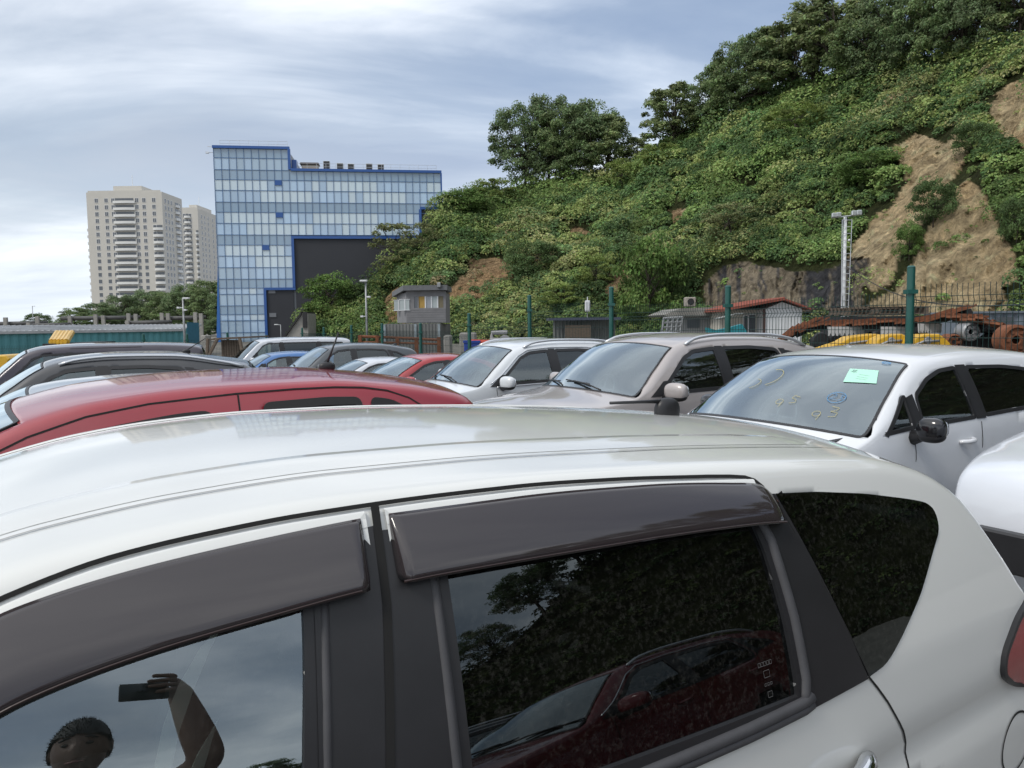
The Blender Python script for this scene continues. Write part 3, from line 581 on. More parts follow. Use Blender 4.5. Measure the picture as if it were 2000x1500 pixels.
def build_hill():
    ph = np.concatenate([np.arange(HT[0][0], 36, .16), np.arange(36, 160.1, .8)]); ss = np.concatenate([np.linspace(0, 1, 190), np.linspace(1.03, 1.9, 14)])
    A, S_ = np.meshgrid(ph, ss, indexing='ij'); V = hill(A, S_); ni, nj = A.shape
    V[0, :, 2] = -.9; V[:, 0, 2] = np.minimum(V[:, 0, 2], -.9)
    rk = is_rock(V)
    px, py = proj(V); strata = rk & (px > 1370) & (px < 1700) & (py > 505)
    # rock faces are craggy; strata cliff has upright ribs
    a = np.radians(A); crag = np.abs(fbm(V[..., 0]/3.0, V[..., 1]/3.0, V[..., 2]/5, 5))*2.2+np.abs(fbm(V[..., 0]/.9, V[..., 1]/.9, V[..., 2]/1.2, 3))*.7+np.abs(fbm(px/28.0, V[..., 2]*.06+3, 0, 4))*1.2; pxw = px+30*fbm(px/60.0, V[..., 2]*.25, 0, 3); rib = np.abs(fbm(pxw/11.0, V[..., 2]*.22, 0, 4))*1.7+fbm(V[..., 0]/1.5, V[..., 1]/1.5, V[..., 2]/1.5, 3)*.6
    dr = np.where(strata, -rib, np.where(rk, -crag*.9+.5, 0)); V[..., 0] -= -dr*np.sin(a); V[..., 1] -= -dr*np.cos(a)
    me = bpy.data.meshes.new('hillside'); idx = np.arange(ni*nj).reshape(ni, nj)
    Fq = np.stack([idx[:-1, :-1], idx[1:, :-1], idx[1:, 1:], idx[:-1, 1:]], -1).reshape(-1, 4)[:, ::-1]
    me.vertices.add(ni*nj); me.vertices.foreach_set('co', V.reshape(-1).astype(np.float32)); me.loops.add(Fq.size); me.loops.foreach_set('vertex_index', Fq.reshape(-1).astype(np.int32)); me.polygons.add(len(Fq)); me.polygons.foreach_set('loop_start', np.arange(0, Fq.size, 4, dtype=np.int32)); me.update(calc_edges=True)
    n1 = fbm(V[..., 0]/3, V[..., 1]/3, V[..., 2]/3, 5)[..., None]; n2 = fbm(V[..., 0]/9+4, V[..., 1]/9, V[..., 2]/6, 3)[..., None]; n3 = fbm(V[..., 0]*1.3, V[..., 1]*1.3, V[..., 2]*1.3, 4)[..., None]
    tan_ = np.array([.58, .455, .275])*(1+.7*n3); tan_ = tan_+np.clip(n1-.05, 0, 1)*np.array([.12, .12, .10])*1.3; tan_ = tan_+np.clip(n2, 0, 1)*np.array([.10, .01, -.03])
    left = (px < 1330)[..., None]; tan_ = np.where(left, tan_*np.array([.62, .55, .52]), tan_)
    st = (fbm(pxw/6.0, V[..., 2]*.10+5, 0, 4)*.8+.5*fbm(px/45.0, V[..., 2]*.2, 2, 3)+.22*np.exp(-((px-1570)/70)**2))[..., None]; sw_ = np.clip((st-.0)/.22, 0, 1); sc = (sw_*np.array([.11, .11, .12])+(1-sw_)*np.array([.44, .37, .27]))*(1+.5*n3); sc = sc*(.8+.5*np.clip(n2, -1, 1))
    soil = np.array([.050, .058, .022])*(1+.5*n1)
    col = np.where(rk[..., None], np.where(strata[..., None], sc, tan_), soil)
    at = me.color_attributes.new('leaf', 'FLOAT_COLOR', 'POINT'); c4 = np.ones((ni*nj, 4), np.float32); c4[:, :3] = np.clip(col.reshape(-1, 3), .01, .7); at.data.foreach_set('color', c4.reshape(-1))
    m = rock_mat()
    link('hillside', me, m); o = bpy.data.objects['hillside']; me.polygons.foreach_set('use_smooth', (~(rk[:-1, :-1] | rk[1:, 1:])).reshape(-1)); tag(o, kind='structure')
build_hill()
LEAF = pmat('leaves', (.07, .10, .03), .7, attr='leaf', spec=.15, trans=.36)
BARK = pmat('bark', (.055, .045, .035), .9, var=.4, vscale=8, bump=.6, bscale=12)
def leaf_cloud(cent, rad, n_per, size, base, jit=.3, up=.4, flat=.75, shell=(.72, 1.05), squash=1.0):
    """cent (m,3), rad (m,), colours base (m,3) -> quads and colours"""
    m = len(cent); N = m*n_per; d = unit(rng.normal(size=(N, 3))); d[:, 2] = np.where(d[:, 2] < -.35, -d[:, 2], d[:, 2])
    rr = rng.uniform(shell[0], shell[1], N)**.6; c = np.repeat(cent, n_per, 0); r = np.repeat(rad, n_per); pos = c+d*(r*rr)[:, None]*np.array([1, 1, squash])
    nrm = unit(d*flat+np.array([0, 0, up])+rng.normal(size=(N, 3))*.45); t = unit(np.cross(nrm, rng.normal(size=(N, 3)))); b = np.cross(nrm, t)
    sz = (size if np.ndim(size) == 0 else np.repeat(size, n_per))*rng.uniform(.55, 1.25, N); t = t*(sz*.62)[:, None]; b = b*(sz*.40)[:, None]
    V = np.stack([pos-t, pos-b*.9+t*.1, pos+t, pos+b*.9+t*.1], 1)
    col = np.repeat(base, n_per, 0)*(1+rng.normal(size=(N, 1))*jit*.5)*(1+rng.normal(size=(N, 3))*.06)
    return V, np.clip(col, .008, .5)
def hill_pt(px, py, dr=0.0):
    ph = bearing(px, py); s = np.linspace(0, 1.02, 300); p = hill(np.full(300, ph), s, False); x, y = proj(p); k = int(np.argmin(np.abs(y-py))); q = hill(np.array([ph]), np.array([s[k]]))[0]
    return q
PAL = np.array([[.18, .265, .092], [.225, .32, .108], [.105, .178, .070], [.31, .385, .138], [.155, .235, .102], [.36, .39, .17], [.31, .26, .15]])
def build_cover():
    VV = []; CC = []
    def scatter(n, p0, p1, k, lsz, s_lo=0.0, rmul=1.0, cm=1.0, ed=.022):
        ph = rng.uniform(p0, p1, n); s = rng.uniform(s_lo, 1.06, n); p = hill(ph, s); ok = ~is_rock(p, 11); edge = rng.random(n) < ed; ok = ok | edge; ok &= (_rc(ph)-_rb(ph) > 2.5)
        p = p[ok]; R = np.hypot(p[:, 0], p[:, 1]); rad = R/85*rng.uniform(.5, 1.35, len(p))*rmul*(.75+.8*np.clip(fbm(p[:, 0]/6, p[:, 1]/6, p[:, 2]/6, 3)+.3, 0, 1))
        g = fbm(p[:, 0]/8+2, p[:, 1]/8, p[:, 2]/8, 3); ci = np.clip(((g+.55)/1.1*5.6+rng.normal(size=len(p))*.85), 0, 6).astype(int); base = PAL[ci]*(1+rng.normal(size=(len(p), 1))*.22)
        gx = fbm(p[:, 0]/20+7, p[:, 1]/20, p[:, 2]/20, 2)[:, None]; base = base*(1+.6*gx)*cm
        p = p+np.array([0, 0, 1.0])*(rad*.25)[:, None]
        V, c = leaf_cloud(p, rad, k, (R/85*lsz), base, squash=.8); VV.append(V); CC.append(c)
    scatter(5400, HT[0][0], 36, 150, .245)
    scatter(2600, HT[0][0], 36, 60, .20, .0, .5, 1.3); scatter(2800, HT[0][0], 36, 26, .13, .0, .24, 1.1, .6); scatter(420, HT[0][0], 36, 320, .26, .0, 1.9)
    scatter(400, 36, 60, 40, .62, 0, 1.5); scatter(1300, 60, 156, 40, .62, 0, 1.5, .38)  # beyond bearing 60 leaf colours are darkened to stand in for backlit shade
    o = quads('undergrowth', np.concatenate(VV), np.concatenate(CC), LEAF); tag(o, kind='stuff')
build_cover()

# ------------------------------------------------------------------ trees and shrubs
def crown_mesh(name, h, w, n_cl, k, lsz, col, seed, base=.28, loose=1.0, dome=1.0):
    """one tree's trunk mesh and crown mesh (unit: metres), tapered trunk with limbs to leaf clumps"""
    global rng
    keep = rng; rng = np.random.default_rng(seed); cs = []; tb = MB()
    trunk_top = np.array([rng.normal()*.03*h, rng.normal()*.03*h, h*.62])
    tb.tube([(0, 0, -.6), (0, 0, .05*h), tuple(trunk_top*.5+rng.normal(size=3)*.01*h), tuple(trunk_top)], [h*.030, h*.024, h*.017, h*.008], 8)
    for i in range(n_cl):
        t = rng.random()**.8; z = h*(base+(.96-base)*t); prof = math.sqrt(max(0, 1-((t-.40)/.66)**2))**dome; rr = w/2*prof*math.sqrt(rng.uniform(.25, 1)); a = rng.uniform(0, 2*pi)
        cs.append((rr*cos(a), rr*sin(a), z))
        if i % 3 == 0:
            s0 = trunk_top*rng.uniform(.35, .95); c = np.array(cs[-1]); mid = (s0*.5+c*.5)+np.array([0, 0, -.02*h]); tb.tube([tuple(s0), tuple(mid), tuple(c)], [h*.010, h*.006, h*.003], 5)
    cs = np.array(cs); rad = w*rng.uniform(.07, .135, len(cs))*loose; tone = (1+rng.normal(size=(len(cs), 1))*.22); hue = rng.random((len(cs), 1)); base_c = (np.array(col)*tone)*(1-hue*.25)+np.array([.09, .11, .03])*hue*.25
    V, c = leaf_cloud(cs, rad, k, lsz, base_c, squash=.72, shell=(.25, 1.1), jit=.35)
    tm = bpy.data.meshes.new(name+'_trunk'); tm.from_pydata(tb.v, [], tb.f); tm.materials.append(BARK); tm.polygons.foreach_set('use_smooth', [True]*len(tb.f))
    o = quads('crown', V, c, LEAF); cm = o.data; cm.materials.clear(); cm.materials.append(LEAF); bpy.data.objects.remove(o); rng = keep
    return tm, cm, h, w
TV = [crown_mesh('t0', 10, 8.5, 110, 150, .25, (.20, .27, .125), 1, .18), crown_mesh('t1', 10, 7, 95, 130, .25, (.26, .32, .15), 2, .24), crown_mesh('t2', 10, 9.5, 130, 130, .25, (.165, .23, .115), 3, .14), crown_mesh('t3', 10, 5.5, 70, 110, .24, (.25, .30, .15), 4, .2, 1.1), crown_mesh('t4', 10, 11, 125, 120, .25, (.175, .235, .125), 5, .18, .95)]
SV = [crown_mesh('s0', 4, 5.5, 60, 150, .19, (.14, .225, .068), 11, .10, 1.25), crown_mesh('s1', 4, 5, 45, 130, .18, (.24, .31, .095), 12, .08, 1.2), crown_mesh('s2', 4, 4.6, 40, 80, .17, (.21, .23, .11), 13, .12, 1.1), crown_mesh('s3', 4, 7, 65, 140, .20, (.11, .17, .07), 14, .10, 1.2)]
def plant_tree(name, vr, loc, h, w, label, cat, group=None, rz=None, tint=None):
    tm, cm, hh, ww = vr; s = h/hh; r = empty(name, tuple(loc), random.uniform(0, 6.28) if rz is None else rz, label, cat, group); r.scale = (w/ww, w/ww, s)
    link('trunk', tm, BARK, r); link('crown', cm, LEAF, r); return r
def rtree(px, base, top, wpx, v, lbl, grp, back=0.0, Y=None, name='tree'):
    p = hill_pt(px, base) if Y is None else P(px, base, Y)
    if back: d = unit(np.array([p[0], p[1], 0])); p = p+d*back
    dist = hypot(p[0], p[1])/math.sqrt(1+((px-1000)/F)**2); h = (base-top)/F*dist; w = wpx*1.22/F*dist
    return plant_tree(name, TV[v], p, h, w, lbl, 'tree', grp)
g1 = 'trees of the clump on the ridge behind the blue building'; g2 = 'trees along the crest of the hillside at upper right'
for i, (px, b, t, w, v, lb) in enumerate([(1025, 376, 205, 110, 2, 'leftmost dark tree of the clump on the ridge, leaning out over the slope'), (1072, 372, 196, 105, 4, 'tall tree second from left in the ridge clump, its crown the highest'), (1105, 372, 214, 105, 0, 'middle tree of the ridge clump with its trunk showing below the crown'), (1150, 368, 204, 110, 2, 'broad tree fourth from left in the ridge clump'), (1188, 364, 230, 80, 1, 'rightmost tree of the ridge clump beside the gap of sky')]):
    rtree(px, b, t, w, v, lb, g1, 2)
rtree(1243, 330, 262, 50, 3, 'small thin tree in the gap between the ridge clump and the round tree', g2, 3)
for px, b, t, w, v, lb in [(1314, 305, 168, 100, 1, 'round pale green tree standing alone left of the crest wood'), (1365, 275, 205, 80, 3, 'slim tree between the round tree and the crest wood'), (1400, 262, 138, 95, 2, 'dark tree at the left end of the crest wood'), (1440, 245, 88, 110, 0, 'dark tree second from the left end of the crest wood'), (1485, 225, 60, 110, 2, 'tall dark tree left of the light crowned tree on the crest'), (1540, 205, 40, 120, 1, 'light crowned tree with thin branches on the crest'), (1590, 192, 0, 120, 3, 'pale tall tree whose crown reaches the top edge, left one'), (1640, 186, -15, 130, 1, 'pale tall tree with visible forked trunk above the tan wall'), (1690, 180, 20, 120, 0, 'mid green tree right of the forked trunk tree'), (1735, 170, -25, 130, 4, 'spreading dark tree in the middle of the crest wood'), (1790, 158, -40, 120, 2, 'dark tree with full crown right of the spreading tree'), (1845, 145, -55, 120, 0, 'dark tree above the upper end of the rock scar'), (1890, 130, -60, 120, 2, 'dark tree near the right corner above the creeper slope'), (1940, 115, -80, 120, 4, 'dark tree touching the upper right corner'), (1990, 100, -60, 100, 1, 'light leaved tree cut by the right edge')]:
    rtree(px, b, t, w, v, lb, g2, 2)
for k, (ph, s, h, w, v) in enumerate([(40, 1, 13, 12, 0), (48, 1, 13, 12, 2), (57, 1, 12, 12, 4), (67, 1, 12, 11, 0), (78, 1, 11, 11, 2), (88, 1, 11, 11, 1), (97, 1, 10, 10, 4), (105, 1, 9, 9, 2), (112, 1, 9, 10, 0), (118, 1, 8, 9, 2), (124, .95, 6, 7, 4), (130, .9, 5, 7, 2), (137, .9, 5, 7, 0), (145, .9, 4, 6, 2)]):
    q = hill(np.array([ph]), np.array([s]))[0]
    plant_tree('tree', TV[v], q, h, w, 'tree of the hillside behind the photographer, mirrored in the white car window', 'tree', 'trees mirrored in the rear door glass')
g3 = 'separate shrubs on the hillside'
for px, b, t, w, v, lb in [(1555, 262, 205, 120, 1, 'yellow green creeper mound below the crest wood'), (1290, 335, 290, 90, 1, 'yellow green creeper mound just right of the ridge clump'), (1215, 375, 320, 90, 1, 'light green mound under the right end of the ridge clump'), (645, 622, 540, 105, 0, 'dark green bush overhanging the left foot of the hill beside the dark wall'), (690, 590, 545, 70, 3, 'low dark bush right of the overhanging bush'), (770, 530, 440, 110, 2, 'sparse olive coloured bush in front of the dark wall'), (820, 510, 440, 90, 2, 'second olive bush higher on the slope by the dark wall'), (905, 420, 370, 100, 0, 'rounded bush at the building corner'), (960, 400, 352, 90, 1, 'pale rounded bush left of the ridge clump'), (1270, 640, 470, 130, 0, 'big light green bush behind the yard sheds'), (1310, 600, 490, 90, 3, 'dark bush beside the grey cliff'), (1165, 560, 500, 80, 1, 'pale flowering bush above the corrugated shed'), (1100, 600, 555, 90, 1, 'second pale bush above the corrugated shed'), (1040, 540, 480, 110, 3, 'dark bush in the middle of the lower slope'), (1822, 455, 375, 85, 3, 'dark bush between the two tan rock scars'), (1775, 520, 450, 55, 0, 'bush below the dark bush between the rock scars'), (1985, 480, 400, 70, 3, 'dark bush on the rock at the right edge'), (1700, 350, 290, 120, 0, 'bush left of the upper rock scar'), (1430, 470, 400, 120, 2, 'greyish shrub above the grey cliff'), (1900, 300, 245, 80, 3, 'dark bush on top of the rock scar')]:
    p = hill_pt(px, b); d = hypot(p[0], p[1])/math.sqrt(1+((px-1000)/F)**2); plant_tree('shrub', SV[v], p, (b-t)/F*d, w/F*d, lb, 'shrub', g3)
g4 = 'trees behind the teal shed'
for i, (px, t, w, Y, v, lb) in enumerate([(150, 602, 60, 190, 0, 'leftmost and lowest tree of the row behind the teal shed'), (195, 592, 70, 200, 2, 'second tree from the left behind the teal shed'), (240, 578, 80, 205, 4, 'third tree from the left behind the teal shed'), (290, 567, 80, 210, 2, 'tree in front of the cream tower, middle of the row'), (335, 572, 80, 205, 0, 'tree left of the tall lamp pole'), (372, 556, 80, 195, 2, 'tree right of the tall lamp pole'), (410, 550, 80, 190, 0, 'tall dark tree beside the blue building'), (445, 560, 60, 185, 2, 'dark tree touching the blue building edge'), (400, 625, 60, 120, 4, 'low bushy tree at the end of the teal shed'), (430, 622, 50, 118, 2, 'low dark tree between shed and blue building')]):
    rtree(px, 660, t, w, v, lb, g4, Y=Y)
plant_tree('shrub', SV[3], P(75, 640, 150), 2.6, 5.0, 'small dome shaped tree alone against the sky at far left', 'tree')

# ------------------------------------------------------------------ buildings
CREAM = pmat('cream_render', (.54, .52, .475), .85, var=.06, vscale=.15); WINB = pmat('dark_window', (.09, .10, .115), .15, spec=.8); WHITE = pmat('white_frame', (.72, .73, .74), .5)
def tower(name, loc, Wd, Dp, H, nf, label, cx, side_cols, low=None, dz=3.0, lower_w=0):
    r = empty(name, loc, 0, label, 'apartment tower')
    m = MB(); m.box((0, 0, 0), (Wd, Dp, H)); m.box((Wd*.30, Dp*.2, H), (Wd*.68, Dp*.7, H+3.4)); m.box((Wd*.02, .05, H), (Wd*.98, .3, H+.7)); m.build('wall', CREAM, r)
    wm = MB(); wm.box((-.75, -.04, -.85), (.75, .05, .85)); wd = bpy.data.meshes.new('window'); fm = MB(); fm.box((-.85, -.07, -.95), (-.75, 0, .95)); fm.box((.75, -.07, -.95), (.85, 0, .95)); fm.box((-.75, -.07, .85), (.75, 0, .95)); fm.box((-.85, -.12, -1.02), (.85, 0, -.95)); fm.box((-.04, -.06, -.85), (.04, 0, .85))
    wd.from_pydata(wm.v+fm.v, [], wm.f+[tuple(i+8 for i in f) for f in fm.f]); wd.materials.append(WINB); wd.materials.append(WHITE); wd.polygons.foreach_set('material_index', [0]*len(wm.f)+[1]*len(fm.f))
    pos = []
    for fl in range(nf):
        z = H-3.6-fl*dz
        for k, c in enumerate(cx):
            if low and fl < low and c in (cx[0], cx[-1]) and False: continue
            pos.append((Wd*c, 0, z, 0))
        for c in side_cols: pos.append((Wd, Dp*c, z, pi/2))
    rest = MB()
    for i, (x, y, z, rz) in enumerate(pos):
        if i < 90: o = bpy.data.objects.new('window', wd); C.objects.link(o); o.parent = r; o.location = (x, y, z); o.rotation_euler = (0, 0, rz)
        else:
            Mt = Matrix.Translation((x, y, z)) @ Matrix.Rotation(rz, 4, 'Z'); rest.box((-.75, -.05, -.85), (.75, .05, .85), 0, Mt); rest.box((-.85, -.1, -1.0), (.85, 0, -.86), 1, Mt)
    if rest.v: tag(rest.build('window', [WINB, WHITE], r), kind='stuff')
    # balconies: curved slab, glazed parapet
    def balc(w, d):
        b = MB(); n = 10; arc = [(-w/2+w*i/n, -d*(.55+.45*sin(pi*i/n))) for i in range(n+1)]
        poly = [(-w/2, 0)]+arc+[(w/2, 0)]; b.ext(poly, lambda x, y, k: (x, y, .16 if k else 0), 0)
        for i in range(n):
            (x0, y0), (x1, y1) = arc[i], arc[i+1]; b.ext([(x0, y0), (x1, y1), (x1, y1+.08), (x0, y0+.08)], lambda x, y, k: (x, y, 1.1 if k else .162), 1)
        b.box((-w/2, -d*.5, .162), (-w/2+.08, 0, 1.1), 1); b.box((w/2-.08, -d*.5, .162), (w/2, 0, 1.1), 1); b.box((-w*.42, -.06, .2), (w*.42, .02, 2.3), 2)
        me = bpy.data.meshes.new('balcony'); me.from_pydata(b.v, [], b.f); me.polygons.foreach_set('material_index', b.m); [me.materials.append(q) for q in (WHITE, pmat('parapet', (.66, .66, .64), .5), WINB)]; return me
    big, sm = balc(Wd*.29, 1.3), balc(Wd*.13, 1.2)
    for fl in range(nf):
        z = H-5.0-fl*dz; L_ = [(big, Wd*.50, 0, 0)]
        if low is not None and fl >= low: L_ += [(sm, Wd*.935, 0, 0), (sm, 0, Dp*.12, -pi/2)]
        L_ += [(sm, Wd, Dp*.72, pi/2)]
        for me, x, y, rz in L_: o = bpy.data.objects.new('balcony', me); C.objects.link(o); o.parent = r; o.location = (x, y, z); o.rotation_euler = (0, 0, rz)
    m = MB(); m.tube([(Wd*.5, Dp*.4, H+3.4), (Wd*.5, Dp*.4, H+9)], .12, 5); m.build('mast', WHITE, r); return r
p = P(168, 376, 350); tower('apartment_tower', (p[0], 350, -8), 33.8, 21, p[2]+8, 21, 'tall cream apartment tower with curved balconies down its middle, left of the two', [.13, .26, .35, .665, .76, .89], [.15, .3, .45, .88], 4)
p = P(345, 408, 430); tower('apartment_tower', (p[0], 430, -8), 11.5, 42, p[2]+8, 22, 'narrower cream apartment tower half hidden behind the taller one', [.35, .62], [.12, .22, .34, .5, .62, .88], 3)
p = P(408, 552, 300); m = MB(); m.box((0, 0, -8), (40, 12, p[2])); m.box((-.3, -.3, p[2]), (40.3, 12.3, p[2]+.5)); b = MB()
r = empty('low_house', (p[0], 300, 0), 0, 'pale low building with flat roof glimpsed between the trees and the blue building', 'building'); m.build('wall', CREAM, r)
for x in (2, 5, 8): b.box((x, -.08, p[2]-3.5), (x+1.4, .05, p[2]-1.8))
b.build('window', WINB, r)

# blue glass office block
def office():
    cw = 1.075; zy = lambda y: (1430-y)*.02212-.9; A = P(431, 640, 115); B_ = P(866, 640, 119.5); ang = atan2(B_[1]-A[1], B_[0]-A[0]); Wt = hypot(B_[0]-A[0], B_[1]-A[1]); cw = Wt/31
    r = empty('office_building', (A[0], A[1], 0), ang, 'tall blue glass office building with a stepped dark wall beside the hill', 'office building')
    rows = [1430, 1350, 1270, 1228, 1170, 1093, 1052, 992, 915, 838, 765, 698, 622, 548, 482, 405, 335, 270, 193, 130]; kinds = 'ggGsgGSggGSggSggSgS'
    # kind per row from the bottom: g/G glass, s/S spandrel
    kinds = ['g', 'g', 'l', 's', 'g', 'l', 's', 'g', 'l', 'l', 's', 'l', 'l', 's', 'l', 'l', 's', 'g', 's']
    def ncol(k): return (6, 6, 6, 6, 6, 6, 10, 10, 10, 10, 10, 28, 28, 31, 31, 31, 31, 10, 10)[k]
    V = []; cols = []; D = .0; vents = {(14, 8), (11+0, 8), (9, 6)}; dark = MB(); mull = MB(); ve = MB()
    rs = np.random.default_rng(5); blind = rs.random((19, 31))
    for k in range(19):
        z0, z1 = zy(rows[k]), zy(rows[k+1])
        for c in range(ncol(k)):
            x0, x1 = c*cw, (c+1)*cw; tl = rs.normal(size=2)*.004
            V.append([(x0, tl[0], z0), (x1, tl[1], z0), (x1, tl[1]*.5, z1), (x0, tl[0]*.5, z1)])
            kd = kinds[k]; cl = np.array([.22, .33, .45]) if kd == 's' else (np.array([.56, .68, .76]) if kd == 'l' else np.array([.36, .49, .62]))
            if kd != 's':
                g = .5+.5*math.sin(c*.45+k*2.1)+blind[k, c]*.7; cl = cl*(.80+.25*g*.5) if g > .75 else np.array([.34, .47, .62])*(1+.25*blind[k, c])
            cols.append(cl*(1+rs.normal()*.025))
        mull.box((0, -.07, z0-.04), (ncol(k)*cw, -.012, z0+.04))
        for c in range(ncol(k)+1): mull.box((c*cw-.028, -.10, z0+.05), (c*cw+.028, -.012, z1-.05))
    o = quads('curtain_wall', np.array(V), np.array(cols), pmat('curtain_glass', (.3, .4, .5), .06, attr='leaf', spec=.9, coat=.5), r); bpy.data.objects[o.name].data.update()
    BL = pmat('blue_metal', (.018, .085, .30), .35, .2, .3); mull.build('mullion', pmat('blue_grey_metal', (.09, .17, .32), .4, .3), r)
    for (k, c) in ((15, 8), (12, 8), (9, 6)):
        m = MB(); z1 = zy(rows[k+1]); m.box((c*cw+.05, -.13, z1-.75), ((c+1)*cw-.05, -.02, z1-.05)); m.build('vent_panel', BL, r)
    zt, zr, z2, z3, z4, zrr = zy(130), zy(270), zy(1052), zy(705), zy(515), zy(270)
    def trim(x0, z0, x1, z1, t=.38):
        m = MB()
        if abs(z1-z0) < .01: m.box((min(x0, x1), -.30, z0-t/2), (max(x0, x1), .06, z0+t/2))
        else: m.box((x0-t/2, -.302, min(z0, z1)), (x0+t/2, .058, max(z0, z1)))
        m.build('blue_trim', BL, r)
    W6, W10, W28, W31 = 6*cw, 10*cw, 28*cw, 31*cw
    trim(-.1, zt+.15, W10+.2, 0+zt+.15); trim(W10+.1, zr+.1, 0+W10+.1, zt); trim(W10+.3, zr+.1, W31+.15, zr+.1); trim(W31+.1, z4, W31+.1, zr-.1, .2); trim(W28, z4+.05, W31, z4+.05); trim(W28, z3, W28, z4-.15); trim(W10+.3, z3-.2, W28+.2, z3-.2); trim(W10+.2, z2+.1, W10+.2, z3); trim(W6+.3, z2-.15, W10+.4, z2-.15); trim(W6+.2, -.9, W6+.2, z2)
    # dark cladding, fluted
    DK = pmat('dark_cladding', (.035, .037, .045), .55, .2, var=.12, vscale=.3); m = MB()
    m.box((W6+.4, -.02, -.9), (W10+.05, .3, z2-.35)); m.box((W10+.4, .0, -.9), (W28-.1, .3, z3-.4)); m.box((W28+.2, -.01, -.9), (W31+.1, .3, z4-.15))
    m.build('dark_cladding', DK, r)
    m = MB(); m.box((0, .31, -.9), (W10, 14, zt-.2)); m.box((W10, .31, -.9), (W31, 14, zr-.1)); m.build('wall', pmat('block_wall', (.30, .32, .35), .8), r)
    m = MB(); m.ext([(0, -.9), (0, 12), (-.7, -.9)], lambda a, b, k: (a-.02, .1 if k else 12, b)); m.build('blue_side_wall', pmat('blue_wall', (.03, .14, .42), .5), r)
    for zz in (1075, 1235, 1415):
        m = MB(); m.box((W6+.7, -.12, zy(zz)-.3), (W6+1.7, -.055, zy(zz)+.3)); m.build('louvre', pmat('grey_louvre', (.16, .17, .19), .5), r)
    def rail(x0, x1, z, y=.6):
        m = MB(); n = int((x1-x0)/1.3)
        for i in range(n+1): m.tube([(x0+(x1-x0)*i/n, y, z), (x0+(x1-x0)*i/n, y, z+.95)], .025, 5)
        for h in (.5, .95): m.tube([(x0, y, z+h), (x1, y, z+h)], .025, 5)
        m.build('roof_railing', SILVERTRIM, r)
    rail(.8, W10-.2, zt+.3); rail(W10+1.2, W31-.6, zr+.25)
    m = MB(); m.tube([(-.9, .3, zt+.25), (.3, .3, zt+.25)], .05, 6); m.box((-1.15, .15, zt-.75), (-.7, .45, zt-.5)); m.tube([(-.7, .3, zt-.6), (0, .3, zt-.6)], .04, 5); m.build('camera_bracket', SILVERTRIM, r)
    m = MB(); m.box((W10+.3, .8, zr+.25), (W10+1.0, 2.5, zr+1.75)); m.build('stair_box', BL, r)
    Mw = r.matrix_basis
    from mathutils import Matrix as MM
    T_ = MM.Translation((A[0], A[1], 0)) @ MM.Rotation(ang, 4, 'Z')
    hs = 1.15; ACB = pmat('ac_case', (.50, .52, .53), .5); ACG = pmat('ac_grille', (.035, .035, .035), .6); roof = zr+.06
    for i, (xa, hh) in enumerate(((837, 1.15), (928, .9), (1002, .85), (1127, .9), (1206, .85))):
        x = (xa-110)/48.6*cw; e = empty('air_conditioner', tuple(T_ @ Vector((x, 2.2, roof))), ang, ['tallest rooftop air conditioner, leftmost of the row', 'second rooftop air conditioner from the left', 'third rooftop air conditioner from the left', 'fourth rooftop air conditioner from the left', 'rightmost rooftop air conditioner'][i]+' on the blue building', 'air conditioner', 'air conditioners on the office roof')
        m = MB(); m.box((-.5, -.35, .5), (.5, .35, .5+hh*hs), ch=.04); m.build('case', ACB, e); m = MB(); m.box((-.42, -.4, .56), (.42, -.352, .44+hh*hs)); m.build('grille', ACG, e)
        m = MB(); [m.box((sx-.05, sy-.05, 0), (sx+.05, sy+.05, .5)) for sx in (-.4, .4) for sy in (-.25, .25)]; m.build('stand', ACG, e)
    x = (725-110)/48.6*cw; e = empty('roof_hatch', tuple(T_ @ Vector((x, 2.5, roof))), ang, 'low brown roof housing with a dark lid left of the air conditioners', 'roof housing')
    m = MB(); m.box((-1.2, -.8, 0), (1.2, .8, 1.15)); m.build('base', pmat('tan_case', (.35, .31, .26), .7), e); m = MB(); m.box((-1.45, -.95, 1.15), (1.35, .95, 1.5), ch=.1); m.build('lid', pmat('brown_lid', (.06, .045, .04), .6), e)
office()
# ------------------------------------------------------------------ yard behind the fence
GREENP = pmat('green_post', (.008, .085, .070), .45, .1, .3); GREENW = pmat('green_wire', (.008, .035, .032), .6)
CONC = pmat('concrete', (.30, .29, .27), .9, var=.3, vscale=2, bump=.3, bscale=10); RUST = pmat('rust', (.20, .075, .035), .9, .1, var=.5, vscale=7, bump=.4, bscale=25)
STEEL = pmat('grey_steel', (.30, .31, .32), .5, .5, var=.2, vscale=5); CORR = pmat('corrugated_grey', (.20, .205, .20), .6, .4, var=.35, vscale=1.2, stretch=(1, 1, .3)); YEL = pmat('yellow_paint', (.62, .36, .02), .45, 0, .2, var=.22, vscale=5)
WHT = pmat('white_board', (.66, .68, .70), .6, var=.08, vscale=2); WOOD = pmat('old_wood', (.13, .10, .075), .85, var=.4, vscale=6, stretch=(1, 1, 5)); DARKS = pmat('dark_steel', (.03, .03, .032), .6, .3, var=.3, vscale=5)
TEAL = pmat('teal_sheet', (.10, .30, .33), .6, .1, var=.3, vscale=.8, stretch=(1, 1, .3)); TILE = pmat('red_tile', (.26, .075, .05), .75, var=.35, vscale=5)
def fz(px, py, Y): return float(P(px, py, Y)[2])
